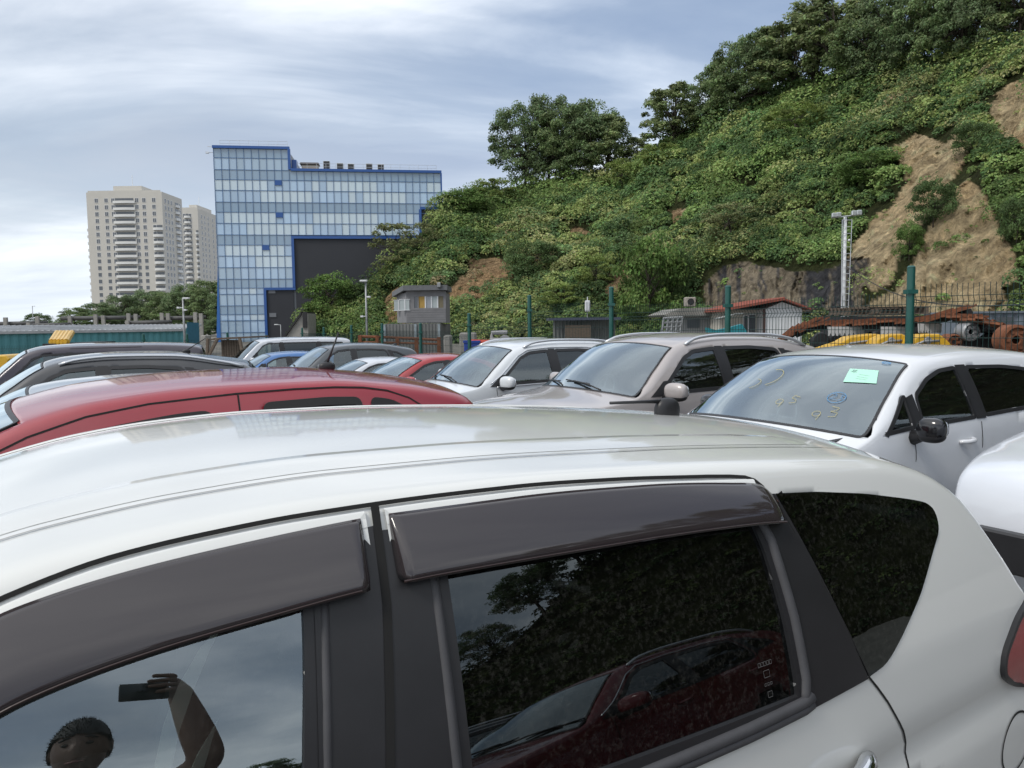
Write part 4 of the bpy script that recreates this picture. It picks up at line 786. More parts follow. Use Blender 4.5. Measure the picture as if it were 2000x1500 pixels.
# fence: posts measured along its line (pixel x, pixel y of the top, distance)
FP = [(2650, 470, 6.6), (1780, 522, 9.2), (1422, 560, 11.8), (1194, 562, 14.45), (1034, 578, 17.1), (916, 613, 19.8), (821, 632, 22.6), (746, 633, 25.6), (686, 636, 28.6), (632, 640, 31.8), (590, 641, 35.0)]
fence = empty('wire_fence', (0, 0, 0), 0, 'green welded mesh fence on round posts running behind the parked cars', 'fence')
def fence_run(fp, root, top_over=None):
    tops = []
    for px, py, Y in fp:
        p = P(px, py, Y); g = gz(Y)-.1; m = MB(); m.tube([(p[0], p[1], g), (p[0], p[1], p[2])], .045, 12); m.tube([(p[0], p[1], p[2]), (p[0], p[1], p[2]+.02)], [.05, .03], 12)
        for k in (.35, .62, .88): m.box((p[0]-.06, p[1]-.06, g+(p[2]-g)*k), (p[0]+.06, p[1]+.06, g+(p[2]-g)*k+.05))
        m.build('post', GREENP, root, auto=40); tops.append((p, g))
    for (a, ga), (b, gb) in zip(tops[:-1], tops[1:]):
        d = np.array([b[0]-a[0], b[1]-a[1], 0]); L = np.linalg.norm(d); d /= L; nn = np.array([d[1], -d[0], 0]); base = min(ga, gb)+.12; H = min(a[2], b[2])-base-(.25 if L < 4 else .1); n = max(8, int(L/.055)) if L < 4.5 else int(L/.12)
        m = MB(); prof = [(0, 0), (.30*H, 0), (.32*H, .03), (.34*H, 0), (.62*H, 0), (.64*H, .03), (.66*H, 0), (.90*H, 0), (.925*H, .045), (.955*H, 0), (H+.04, 0)]
        for i in range(n+1):
            o = np.array([a[0], a[1], base])+d*(L*i/n); m.tube([o+np.array([0, 0, h])+nn*q for h, q in prof], .004, 3, cap=False)
        for h, q in [(0, 0)]+[(k*H, 0) for k in (.09, .18, .27, .34, .44, .53, .62, .66, .74, .82, .90, .955)]+[(.30*H, 0), (.925*H, .045), (.32*H, .03), (.64*H, .03)]:
            o = np.array([a[0], a[1], base+h])+nn*q; m.tube([o, o+d*L], .0036, 4, cap=False)
        m.build('mesh_panel', GREENW, root)
fence_run(FP, fence)
fence2 = empty('wire_fence', (0, 0, 0), 0, 'green mesh fence in front of the teal shed at far left', 'fence')
fence_run([(520, 655, 36), (444, 650, 30), (365, 653, 30), (280, 653, 30), (97, 662, 29), (-60, 665, 28.5)], fence2)

def corr_wall(m, a, b, z0, z1, pitch=.16, dep=.03, mi=0):
    a = np.array(a, float); b = np.array(b, float); d = b-a; L = np.linalg.norm(d); d /= L; nn = np.array([d[1], -d[0]]); n = max(2, int(L/pitch)*4); vs = []; fs = []
    for i in range(n+1):
        o = a+d*L*i/n+nn*(dep if (i % 4) in (1, 2) else 0); vs += [(o[0], o[1], z0), (o[0], o[1], z1)]
    fs = [(2*i, 2*i+2, 2*i+3, 2*i+1) for i in range(n)]; m.add(vs, fs, mi)
# teal shed
def shed():
    a = P(-160, 650, 46); b = P(365, 640, 60); ztop = fz(365, 642, 60)
    r = empty('teal_shed', (0, 0, 0), 0, 'long low teal metal shed with a pale sheet roof at far left', 'shed')
    zl = fz(-160, 665, 46); m = MB(); corr_wall(m, a[:2], b[:2], gz(30)-.5, (ztop), .5, .05); corr_wall(m, b[:2], (b[0]-1.5, b[1]+6), gz(30)-.5, ztop+.5, .5, .05, 1); m.build('wall', [TEAL, pmat('blue_gable', (.03, .16, .25), .6, var=.2)], r)
    m = MB(); k = np.array([.3, 7.5]); zr = fz(387, 633, 68)
    vs = [(a[0], a[1]-.3, ztop), (b[0], b[1]-.3, ztop), (b[0]-1.85, b[1]+7.5, zr), (a[0]-1.85, a[1]+7.5, zr)]; vs += [(x, y, z-.18) for x, y, z in vs]
    m.add(vs, [(0, 1, 2, 3), (7, 6, 5, 4), (0, 4, 5, 1), (1, 5, 6, 2), (2, 6, 7, 3), (3, 7, 4, 0)])
    n = 46
    for i in range(n+1):
        t = i/n; x0, y0 = a[0]+(b[0]-a[0])*t, a[1]-.3+(b[1]-a[1])*t; m.tube([(x0, y0, ztop+.02), (x0-1.9, y0+7.8, zr+.02)], .03, 4)
    m.build('roof', pmat('pale_roof', (.48, .49, .50), .6, .2, var=.3, vscale=.5), r)
shed()
# heating-pipe trestles behind the shed
def trestle(x0, x1, y, Y, posts, lbl, th=.2):
    r = empty('pipe_trestle', (0, 0, 0), 0, lbl, 'pipe rack'); a = P(x0, y, Y); b = P(x1, y-2, Y); m = MB(); m.tube([a, b], th, 8); m.tube([a+np.array([0, .6, .05]), b+np.array([0, .6, .05])], th*.8, 8); m.build('pipe', pmat('old_pipe', (.10, .10, .10), .7, .3, var=.4, vscale=.8), r, smooth=True)
    for px, py in posts:
        p = P(px, py, Y); m = MB(); m.box((p[0]-.17, p[1]-.45, -1), (p[0]+.17, p[1]-.22, p[2])); m.build('post', CONC, r)
trestle(-30, 85, 633, 75, [(15, 620), (77, 618)], 'leftmost pipe rack with two stub posts above the teal shed roof')
trestle(120, 268, 622, 78, [(140, 617), (190, 614), (205, 616), (254, 612), (268, 613)], 'upper pipe rack with five stub posts in front of the trees')
trestle(60, 130, 636, 74, [(60, 630)], 'short low pipe run just above the shed roof'); trestle(250, 330, 631, 74, [(252, 626)], 'dark pipe run above the right half of the shed roof')
trestle(315, 397, 622, 76, [(319, 611), (331, 612), (384, 610), (395, 612)], 'right pipe rack with four stub posts by the gable end')
# poles
def pole(px, top, base, Y, name, lbl, cat, r0=.09, arms=None, mat=STEEL):
    a = P(px, top, Y); r = empty(name, (a[0], a[1], gz(Y)-.3), 0, lbl, cat); h = a[2]-gz(Y)+.3; m = MB(); m.tube([(0, 0, 0), (0, 0, h*.5), (0, 0, h)], [r0, r0*.8, r0*.6], 10); m.build('pole', mat, r, smooth=True)
    for k, (z, dx, kind) in enumerate(arms or []):
        m = MB()
        if kind == 'lamp': m.tube([(0, 0, h-.05), (dx*.6, -.05, h), (dx, -.1, h)], r0*.35, 6); m.box((dx-.2, -.2, h-.04), (dx+.2, .06, h+.06), ch=.02); m.build('lamp_head', WHT, r)
        else: m.tube([(0, 0, h-z), (dx*.7, -.1, h-z)], .03, 5); m.box((dx-.08, -.24, h-z-.05), (dx+.08, -.02, h-z+.05), ch=.015); m.build('camera', WHT, r)
    return r
pole(357, 583, 665, 50, 'lamp_pole', 'thin grey lamp pole standing in front of the teal shed gable', 'lamp post', .09, [(0, .25, 'lamp'), (.6, -.25, 'camera'), (.75, .2, 'camera')])
pole(63, 598, 640, 140, 'lamp_pole', 'very thin far lamp pole left of the dome shaped tree', 'lamp post', .10, [(0, .3, 'lamp')])
pole(714, 549, 665, 44, 'camera_pole', 'slim silver pole with cameras left of the raised grey cabin', 'camera pole', .08, [(0, -.1, 'lamp'), (.9, .2, 'camera'), (2.0, -.22, 'camera')])
pole(548, 634, 660, 90, 'street_lamp', 'small curved street lamp in front of the dark wall foot', 'street lamp', .07, [(0, -.5, 'lamp')])
pole(1147, 588, 640, 50, 'box_pole', 'thin pole carrying a small white box above the corrugated shed', 'pole', .04)
a = P(1147, 598, 50); m = MB(); m.box((-.16, -.12, -.36), (.16, .12, .36), ch=.04); m.tube([(0, 0, .36), (0, 0, .6)], .03, 6); o = m.build('meter_box', WHT); o.location = tuple(a-np.array([0, .16, 0])); tag(o, 'small white box fixed near the top of the thin pole above the corrugated shed', 'box')
# concrete stair wedge beside the office
def wedge():
    Y = 100; r = empty('stair_wall', (0, 0, 0), 0, 'concrete wedge shaped stair wall with a black edge at the dark wall foot', 'wall'); q = lambda x, y, d=0: tuple(P(x, y, Y)+np.array([0, d, 0]))
    m = MB(); pl = [(556, 662), (590, 612), (602, 612), (602, 662)]; m.ext(pl, lambda a, b, k: q(a, b, 4 if k else 0)); m.build('wall', CONC, r)
    m = MB(); m.ext([(551, 662), (555, 662), (590, 614), (589, 609)], lambda a, b, k: q(a, b, 4.2 if k else -.3)); m.ext([(592, 609), (600, 609), (600, 640), (592, 640)], lambda a, b, k: q(a, b, 4.1 if k else -.2)); m.build('black_edge', DARKS, r)
wedge()
# raised grey cabin on a container
def cabin():
    Y = 40.0; z = lambda py: fz(820, py, Y); X = lambda px: float(P(px, 600, Y)[0]); r = empty('guard_cabin', (0, 0, 0), 0, 'small grey boarded guard cabin with windows, raised on a steel container', 'cabin')
    x0, xm, x1 = X(767), X(793), X(871); zb, zt, zs = z(631), z(572), z(606); GB = pmat('grey_board', (.20, .20, .21), .7, var=.2, vscale=3); yb = Y+2.6
    m = MB(); fr = lambda x, y=Y: (x, y)
    # front wall with window opening, board grooves
    wx = [X(808), X(817), X(831), X(843), X(855), X(866)]; wz0, wz1 = z(604), z(579)
    m.box((xm, Y, zb), (x1, Y+.1, wz0)); m.box((xm, Y, wz1), (x1, Y+.1, zt+.1)); m.box((xm, Y, wz0), (wx[0], Y+.1, wz1)); m.box((wx[5], Y, wz0), (x1, Y+.1, wz1)); m.box((xm, yb-.1, zb), (x1, yb, zt)); m.box((x1-.1, Y+.1, zb), (x1, yb-.1, zt)); m.box((xm, Y+.1, zb), (x1-.1, yb-.1, zb+.1))
    k = zb+.05
    while k < wz0: m.box((xm+.02, Y-.02, k), (x1-.02, Y-.001, k+.10)); k += .125
    m.build('wall', GB, r)
    m = MB(); Ys = Y-.0; m.ext([(x0, Y+1.5), (xm, Y), (xm, yb), (x0, yb)], lambda a, b, s: (a, b, zt+.02 if s else zb+.03)); m.build('side_wall', GB, r)
    m = MB(); m.ext([(x0-.25, Y+1.5), (xm-.1, Y-.25), (x1+.1, Y-.25), (x1+.1, yb+.2), (x0-.25, yb+.2)], lambda a, b, s: (a, b, (zt+.38 if s else zt+.12)-(.25 if a < xm-.2 else 0))); m.build('roof', pmat('grey_roof', (.13, .135, .145), .6, var=.2), r)
    pm = [WINB, pmat('yellow_board', (.42, .27, .07), .7, var=.2), pmat('glass_grey', (.25, .27, .30), .1, spec=.9), pmat('curtain', (.40, .45, .46), .8), pmat('khaki_board', (.17, .15, .10), .8)]
    for i in range(5):
        m = MB(); m.box((wx[i]+.03, Y+.03, wz0), (wx[i+1]-.01, Y+.07, wz1)); w = m.build('window', pm[i], r); m = MB(); m.box((wx[i]-.03, Y-.01, wz0), (wx[i]+.03, Y+.08, wz1)); m.build('window_frame', WHT if i in (2, 3, 4) else GB, w)
    for px in (776, 793):
        c = X(px); yy = Y+1.0 if px == 776 else Y+.08; m = MB(); m.box((c-.30, yy-.12, z(605)), (c+.18, yy+.05, z(585))); w = m.build('window', pm[3], r); m = MB(); m.box((c-.34, yy-.14, z(606)), (c+.22, yy-.10, z(605))); m.box((c-.34, yy-.14, z(585)), (c+.22, yy-.10, z(584))); m.box((c-.08, yy-.14, z(605)), (c-.02, yy-.121, z(585))); m.build('window_frame', WHT, w)
    m = MB(); m.box((X(856), Y-.4, zt+.25), (X(863), Y-.26, zt+.5), ch=.03); m.build('floodlight', STEEL, r)
    r2 = empty('steel_container', (0, 0, 0), 0, 'weathered grey steel container carrying the guard cabin', 'container'); m = MB(); xa, xb = X(752), X(860); corr_wall(m, (xa, Y-.3), (xb, Y-.3), gz(40)-.3, zb-.06); corr_wall(m, (xb, Y-.3), (xb+.3, Y+2.4), gz(40)-.3, zb-.06); corr_wall(m, (xa-.2, Y+2.4), (xa, Y-.3), gz(40)-.3, zb-.06); m.box((xa, Y-.25, zb-.07), (xb, Y+2.4, zb-.02)); m.build('wall', CORR, r2)
    for x in (xa, X(812), xb-.06): m = MB(); m.box((x-.06, Y-.38, gz(40)-.3), (x+.06, Y-.26, zb-.05)); m.build('corner_post', pmat('weathered_blue', (.26, .31, .34), .7, var=.4), r2)
cabin()
def block(px0, px1, top, Y, lbl, name='concrete_block', mat=CONC, dep=1.0):
    a = P(px0, top, Y); b = P(px1, top, Y); m = MB(); m.box((0, 0, 0), (b[0]-a[0], dep, a[2]-gz(Y)+.2), ch=.05); m.box((.2, -.05, .4), (.35, -.002, .9)); o = m.build(name, mat); o.location = (a[0], Y, gz(Y)-.2); return tag(o, lbl, 'block')
block(897, 929, 650, 31, 'tall weathered concrete block right of the raised cabin'); block(866, 880, 655, 33, 'narrower concrete block between the container and the tall block'); block(392, 402, 655, 55, 'concrete post beside the gable end of the teal shed')
def rail_frame():
    Y = 26; r = empty('rusty_frame', (0, 0, 0), 0, 'rusty brown steel barrier frame in front of the container', 'barrier')
    a = lambda x, y: tuple(P(x, y, Y)); m = MB(); m.tube([a(702, 657), a(760, 659), a(858, 664)], .045, 6); m.tube([a(702, 668), a(858, 672)], .035, 6); m.build('rail', RUST, r)
    for x, y in ((703, 655), (737, 656), (776, 660), (813, 660), (857, 658)): p = P(x, y, Y); m = MB(); m.box((p[0]-.06, p[1]-.06, gz(Y)), (p[0]+.06, p[1]+.06, p[2])); m.build('post', RUST, r)
rail_frame()
# barrels / small goods
for px, py, col, nm, lbl in [(940, 659, (.5, .06, .03), 'drum', 'orange red drum lying by the concrete block'), (922, 656, (.02, .06, .35), 'crate', 'blue crate top showing above the red saloon'), (976, 655, (.35, .35, .36), 'engine_part', 'grey machine part on a pallet behind the white crossover')]:
    p = P(px, py, 30); m = MB()
    if nm == 'drum': m.lathe([(.0, -.7), (.22, -.7), (.24, -.65), (.22, -.4), (.24, -.36), (.22, -.3), (.22, 0), (.24, .02), (0, .02)], (.3, 0, -.3), 'x', 18)
    elif nm == 'crate': m.box((-.3, -.3, -.7), (.3, .3, -.2), ch=.03); m.box((-.33, -.33, -.26), (.33, .33, -.18))
    else: m.box((-.4, -.3, -.6), (.3, .3, -.1), ch=.05); m.tube([(-.3, 0, -.1), (-.3, 0, .1), (.3, 0, .12)], .08, 8); m.lathe([(0, -.1), (.22, -.1), (.22, .1), (0, .1)], (.2, -.35, -.2), 'y', 16)
    o = m.build(nm, pmat(nm+'_mat', col, .6, var=.2)); o.location = tuple(p); tag(o, lbl, nm.replace('_', ' '))
# corrugated grey shed
def cshed():
    r = empty('corrugated_shed', (0, 0, 0), 0, 'low grey corrugated shed with dark flat roof in the middle of the yard', 'shed'); Y = 44; a = P(1080, 626, Y); b = P(1200, 620, Y+1); m = MB(); corr_wall(m, a[:2], b[:2], gz(Y)-.3, a[2], .22, .06); corr_wall(m, b[:2], (b[0]+.3, Y+4), gz(Y)-.3, a[2], .22, .06); m.build('wall', CORR, r)
    m = MB(); m.box((a[0]-.2, Y-.3, a[2]), (b[0]+.2, Y+4.2, a[2]+.14)); m.build('roof', pmat('blue_grey_roof', (.06, .07, .11), .5), r); c = P(1128, 640, Y-.2); m = MB(); m.box((c[0]-.7, Y-.12, gz(Y)), (c[0]+.75, Y-.03, c[2]+.15)); m.build('door', WOOD, r)
cshed()
def tinhouse():
    Y = 50; r = empty('grey_shed', (0, 0, 0), 0, 'grey shed with shallow sheet roof and an air conditioner box on top', 'shed'); X = lambda px: float(P(px, 620, Y)[0]); z = lambda py: fz(1380, py, Y)
    m = MB(); m.box((X(1332), Y, gz(Y)-.3), (X(1470), Y+5, z(616))); k = X(1368)
    while k < X(1470): m.box((k, Y-.03, gz(Y)), (k+.05, Y-.002, z(617))); k += .22
    m.build('wall', pmat('grey_panel', (.24, .245, .25), .6, var=.15), r); m = MB(); m.ext([(X(1293), z(614)), (X(1325), z(602)), (X(1480), z(598)), (X(1480), z(615)), (X(1300), z(618))], lambda a, b, s: (a, Y-.6 if not s else Y+5.4, b)); m.build('roof', pmat('sheet_roof', (.26, .25, .23), .6, .2, var=.35, vscale=.8), r)
    m = MB(); m.box((X(1342), Y-.05, z(640)), (X(1366), Y-.01, z(622))); m.build('window', WINB, r)
    e = empty('roof_unit', (X(1354), Y+1, z(598)), 0, 'boxy fan unit standing on the grey shed roof', 'air conditioner'); m = MB(); m.box((-.35, -.3, 0), (.35, .3, .62), ch=.06); m.build('case', pmat('old_case', (.30, .27, .24), .8, var=.3), e); m = MB(); m.lathe([(0, 0), (.2, 0), (.22, .04)], (0, -.34, .32), 'y', 18); m.build('fan', DARKS, e)
    e = empty('lattice_frame', (0, 0, 0), 0, 'leaning grey lattice frame stacked against the grey shed', 'steel frame'); m = MB(); Yf = 42
    for i in range(5): a = P(1297+i*9, 620-i*.5, Yf); b = P(1291+i*9, 655, Yf); m.tube([a, b], .07, 5)
    for j in range(4): a = P(1296-j*1.5, 622+j*9, Yf); b = P(1334-j*1.5, 620+j*9, Yf); m.tube([a, b], .07, 5)
    m.build('lattice', STEEL, e)
tinhouse()
def whitehouse():
    Y = 46; r = empty('white_house', (0, 0, 0), 0, 'small white boarded house with a red tiled gable roof', 'house'); X = lambda px, Yy=Y: float(P(px, 620, Yy)[0]); z = lambda py: fz(1500, py, Y); x0, x1, x2 = X(1420), X(1494), X(1566); ze_, zp = z(604), z(590); g = gz(Y)-.3; Yl = Y+1.5
    m = MB(); m.ext([(x1, g), (x2, g), (x2, ze_), ((x1+x2)/2-.1, zp), (x1, ze_)], lambda a, b, s: (a, Y+(.9*(x2-a)/(x2-x1)*0)+(6 if s else 0), b)); k = x1+.1
    while k < x2-.05: m.box((k, Y-.03, g), (k+.03, Y-.002, ze_-.02)); k += .28
    m.build('gable_wall', WHT, r)
    m = MB(); m.box((x0, Yl, g), (x1-.01, Y+5, ze_)); m.build('side_wall', pmat('cream_board', (.52, .50, .44), .7, var=.1), r); m = MB(); m.box((x1-.14, Y-.06, g), (x1+.02, Y-.035, ze_)); m.build('corner_board', pmat('brown_board', (.07, .035, .03), .7), r)
    # tiled roof with courses and rolls
    m = MB(); xp = (x1+x2)/2-.1; n = 26; xl = x0-.5
    def slope(pa, pb, z0, z1):   # left slope seen from the front, long eave
        pass
    for i in range(n):
        t0, t1 = i/n, (i+1)/n; xa, xb = xl+(xp-xl)*t0, xl+(xp-xl)*t1; za, zb_ = z(607)+(zp+.12-z(607))*t0, z(607)+(zp+.12-z(607))*t1
        m.box((0, 0, 0), (1, 1, 1), 0, Matrix(((xb-xa, 0, 0, xa), (0, 7.2, 0, Y-.5), (zb_-za, 0, .10, za-.02), (0, 0, 0, 1))))
    for k in range(24): y = Y-.45+k*.3; m.tube([(xl, y, z(607)+.10), (xp, y, zp+.22)], .06, 5)
    m.add([(xp, Y-.5, zp+.10), (x2+.35, Y-.5, z(606)), (x2+.35, Y+6.7, z(606)), (xp, Y+6.7, zp+.10), (xp, Y-.5, zp+.2), (x2+.35, Y-.5, z(606)+.1), (x2+.35, Y+6.7, z(606)+.1), (xp, Y+6.7, zp+.2)], [(0, 1, 2, 3), (4, 5, 6, 7), (0, 1, 5, 4), (1, 2, 6, 5)])
    m.build('roof', TILE, r)
    for px0, px1, t, c in ((1453, 1459, 616, WINB), (1462, 1474, 614, WINB)):
        m = MB(); m.box((X(px0, Yl), Yl-.06, z(650)), (X(px1, Yl), Yl-.01, z(t))); w = m.build('door', c, r); m = MB(); m.box((X(px0, Yl)-.06, Yl-.09, z(650)), (X(px0, Yl), Yl-.005, z(t))); m.box((X(px0, Yl)-.06, Yl-.09, z(t)), (X(px1, Yl)+.06, Yl-.005, z(t)+.06)); m.build('door_frame', WHT, w)
    e = empty('tarp_canopy', (0, 0, 0), 0, 'sagging pale canopy with teal tarpaulin beside the white house', 'tarpaulin'); m = MB(); m.add([tuple(P(1395, 622, 44)), tuple(P(1436, 612, 44)), tuple(P(1452, 611, 45.4)), tuple(P(1415, 624, 45.4))], [(0, 1, 2, 3)]); o = m.build('canopy', pmat('canvas', (.5, .52, .52), .8), e); so = o.modifiers.new('t', 'SOLIDIFY'); so.thickness = .05
    m = MB(); pts = [(1382, 640), (1400, 645), (1425, 640), (1450, 633), (1460, 650), (1455, 662), (1385, 662)]; m.ext(pts, lambda a, b, s: tuple(P(a, b, 38)+np.array([0, .5*s, 0]))); m.build('tarpaulin', pmat('teal_tarp', (.02, .22, .26), .5, var=.3, vscale=4), e)
whitehouse()
# lattice light mast
def mast():
    Y = 45; p = P(1647, 620, Y); h = fz(1647, 424, Y)-gz(Y)+.3; r = empty('floodlight_mast', (p[0], Y, gz(Y)-.3), 0, 'tall white mast with ladder frame and floodlights before the cliff', 'light mast'); m = MB(); m.tube([(0, 0, 0), (0, 0, h)], [.11, .09], 10); m.build('pole', WHT, r, smooth=True)
    m = MB(); m.tube([(-.16, -.14, 0), (-.24, -.14, h-.15)], .022, 5); m.tube([(.16, -.14, 0), (.32, -.14, h-.15)], .022, 5); n = 22
    for i in range(n): zz = h*(i+.5)/n; t = zz/h; m.tube([(-.16-.08*t, -.14, zz), (.16+.16*t, -.14, zz)], .018, 5)
    m.tube([(-.85, -.14, h-.05), (.75, -.14, h+.1)], .035, 6); m.build('ladder', SILVERTRIM, r)
    for x in (-.75, -.50, .38, .68): m = MB(); m.box((x-.15, -.36, h+.02+x*.08), (x+.13, -.16, h+.28+x*.1), ch=.03); m.build('floodlight', LAMPG, r)
    m = MB(); m.blob((.16, -.2, h*.84), (.07, .07, .07)); m.build('camera_dome', WHT, r)
    p1 = P(1652, 520, 45); p2 = P(1790, 565, 30); p3 = P(2060, 590, 16); cb = MB(); pts = []
    for t in np.linspace(0, 1, 14): pts.append(p1*(1-t)**2+2*t*(1-t)*p2+t*t*p3-np.array([0, 0, .6*math.sin(pi*t)]))
    cb.tube(pts, .02, 5); tag(cb.build('overhead_cable', DARKS), 'dark sagging cable running from the floodlight mast to the right', 'cable')
mast()
# grey-blue container at right, pallets
def rightbits():
    Y = 24; a = P(1905, 612, Y); b = P(2150, 606, Y); r = empty('storage_container', (0, 0, 0), 0, 'bluish grey storage container at the right edge behind the rusty tracks', 'container'); m = MB(); m.box((a[0], Y+.03, gz(Y)), (b[0], Y+3, a[2])); m.box((a[0]-.1, Y-.1, a[2]), (b[0], Y+3.1, a[2]+.06)); corr_wall(m, (a[0], Y), (b[0], Y), gz(Y), a[2]-.003, .3, .035); m.build('wall', pmat('blue_grey_sheet', (.17, .20, .24), .6, .2, var=.2), r)
    m = MB(); c = P(1948, 632, Y-.1); m.box((c[0], Y-.12, c[2]-.35), (c[0]+.5, Y-.05, c[2]+.2)); m.build('window', WINB, r)
    # heap of crawler tracks: a path of wide steel shoes lying over machine frames
    path = [(1516, 668, 15.5), (1545, 650, 15.2), (1582, 636, 14.8), (1640, 632, 14.2), (1700, 628, 13.6), (1760, 628, 13.2), (1800, 624, 12.8), (1850, 614, 12.3), (1905, 622, 11.7), (1960, 634, 11.2), (2020, 652, 10.8), (2100, 676, 10.4)]
    pts = [P(*q) for q in path]; seg = [np.linalg.norm(pts[i+1]-pts[i]) for i in range(len(pts)-1)]; S = np.concatenate([[0], np.cumsum(seg)]); arr = np.array(pts); e = empty('crawler_track', (0, 0, 0), 0, 'long rusty crawler track of steel plates draped over machine frames behind the fence', 'crawler track'); m = MB()
    at = lambda s: np.array([np.interp(s, S, arr[:, k]) for k in range(3)]); s = .1; k = 0
    while s < S[-1]-.2 and k < 98:
        p = at(s); t = unit(at(s+.15)-at(s-.05)); nrm = np.array([.25, .97, 0]); nrm = unit(nrm-t*np.dot(nrm, t)); upv = np.cross(nrm, t); upv = upv if upv[2] > 0 else -upv; wv = rng.normal()*.02
        Mt = Matrix(((t[0], nrm[0], upv[0], p[0]), (t[1], nrm[1], upv[1], p[1]), (t[2], nrm[2], upv[2], p[2]+wv), (0, 0, 0, 1)))
        m.box((-.09, -.05, -.035), (.07, .75, .0), 0, Mt @ Matrix.Rotation(-.09, 4, 'Y')); m.box((-.10, -.05, .001), (-.07, .75, .035), 0, Mt @ Matrix.Rotation(-.09, 4, 'Y')); m.box((-.09, .2, -.12), (.09, .3, -.035), 1, Mt); m.box((-.09, .5, -.12), (.09, .6, -.035), 1, Mt); s += .155; k += 1
    m.build('track_shoes', [RUST, DARKS], e)
    e2 = empty('machine_frame', (0, 0, 0), 0, 'dark undercarriage frame with pale toothed guard plates under the rusty tracks', 'machine part'); m = MB()
    for px0, px1, top, Y2 in ((1600, 1700, 640, 14.3), (1712, 1795, 636, 13.5), (1860, 1960, 640, 12.0)):
        m = MB(); a = P(px0, top, Y2); b = P(px1, top, Y2); m.box((a[0], Y2, gz(Y2)), (b[0], Y2+.5, a[2]-.18), ch=.04)
        for q in np.linspace(0, 1, 4): m.lathe([(0, -.05), (.14, -.05), (.16, 0), (.14, .05)], (a[0]+(b[0]-a[0])*q, Y2-.06, a[2]-.24), 'y', 18)
        m.build('frame', DARKS, e2)
    for px0, px1, y0, Y2 in ((1618, 1690, 638, 14.0), (1722, 1782, 638, 13.3), (1796, 1840, 632, 12.7)):
        n = 8; poly = [(px0, y0+16), (px0, y0)]+[(px0+(px1-px0)*(i+.5*j)/n, y0+(0 if j == 0 else -.0)) for i in range(n) for j in (0, 1)]+[(px1, y0), (px1, y0+16)]
        low = []
        for i in range(n): low += [(px1-(px1-px0)*(i+.2)/n, y0+18), (px1-(px1-px0)*(i+.5)/n, y0+12), (px1-(px1-px0)*(i+.8)/n, y0+18)]
        poly = [(px0, y0), (px1, y0)]+low; m = MB(); m.ext(poly, lambda a, b, s: tuple(P(a, b, Y2)+np.array([0, .06*s, 0]))); m.build('guard_plate', pmat('pale_plate', (.50, .50, .49), .6, var=.2), e2)
    for i, (px, py, rp, Y2) in enumerate(((1888, 648, 18, 11.9), (1975, 664, 30, 11.0), (1855, 668, 16, 12.0))):
        p = P(px, py, Y2); rr = rp/F*Y2; m = MB(); m.lathe([(rr*.25, -.1), (rr*.3, -.12), (rr*.8, -.1), (rr*.82, -.14), (rr, -.12), (rr, .1), (rr*.2, .1)], (0, 0, 0), 'y', 30)
        for q in range(6): a = q*pi/3; m.box((cos(a)*rr*.55-.02, -.13, sin(a)*rr*.55-.02), (cos(a)*rr*.55+.02, -.1, sin(a)*rr*.55+.02))
        o = m.build('idler_wheel', [STEEL if i == 0 else RUST], None, auto=40); o.location = tuple(p); tag(o, ['grey idler wheel leaning under the rusty track', 'large rusty sprocket at the right edge above the white hatchback roof', 'small rusty roller beside the yellow booms'][i], 'wheel')
    # yellow excavator booms lying side by side
    for i, (pl, Y2, lbl) in enumerate((([(1593, 692), (1600, 683), (1645, 668), (1662, 658), (1690, 654), (1712, 652), (1728, 655), (1740, 664), (1760, 676), (1768, 695), (1740, 700), (1600, 700)], 12.4, 'yellow excavator boom nearest the beige crossover, lying in the weeds'), ([(1700, 690), (1716, 662), (1735, 654), (1762, 652), (1780, 660), (1800, 672), (1805, 695)], 12.0, 'yellow excavator boom in the middle behind the tall fence post'), ([(1775, 690), (1788, 660), (1806, 653), (1835, 652), (1848, 662), (1862, 676), (1866, 692)], 11.6, 'yellow excavator boom right of the tall fence post'))):
        e = empty('excavator_boom', (0, 0, 0), 0, lbl, 'excavator boom', 'yellow excavator booms behind the fence'); m = MB(); m.ext(pl, lambda a, b, s: tuple(P(a, b, Y2)+np.array([0, .35*s, 0]))); o = m.build('boom', YEL, e); bv = o.modifiers.new('b', 'BEVEL'); bv.width = .02; bv.segments = 2
        m = MB(); q = [P(x, y-2, Y2-.03) for x, y in pl[1:-3]]; m.tube([c+np.array([0, 0, -.12]) for c in q], .018, 6); m.build('hydraulic_pipe', STEEL, e, smooth=True)
        m = MB(); c = P(pl[2][0]+6, pl[2][1]+12, Y2); m.lathe([(0, -.03), (.05, -.03), (.06, 0), (.06, .02)], tuple(c), 'y', 16); m.build('pin', STEEL, e)
    for i, (px, py) in enumerate(((1690, 614), (1735, 612))):
        p = P(px, py, 18); m = MB()
        for k in range(5): m.box((-.7, -.5+k*.22, .12), (.7, -.38+k*.22, .15))
        for k in (-.65, 0, .58): m.box((k, -.5, 0), (k+.09, .5, .118))
        for k in range(3): m.box((-.7, -.5+k*.44, -.03), (.7, -.38+k*.44, -.002))
        o = m.build('pallet', WOOD); o.location = tuple(p); tag(o, ['wooden pallet lying on the rusty tracks, left one', 'wooden pallet lying on the rusty tracks, right one'][i], 'pallet', 'pallets on the rusty tracks')
    base = MB(); a = P(1640, 622, 17.6); b = P(1800, 618, 17.6); base.box((a[0], 17.5, gz(17)), (b[0], 18.7, fz(1700, 615, 18)-.035)); tag(base.build('scrap_bin', DARKS), 'dark scrap bin under the wooden pallets', 'bin')
rightbits()
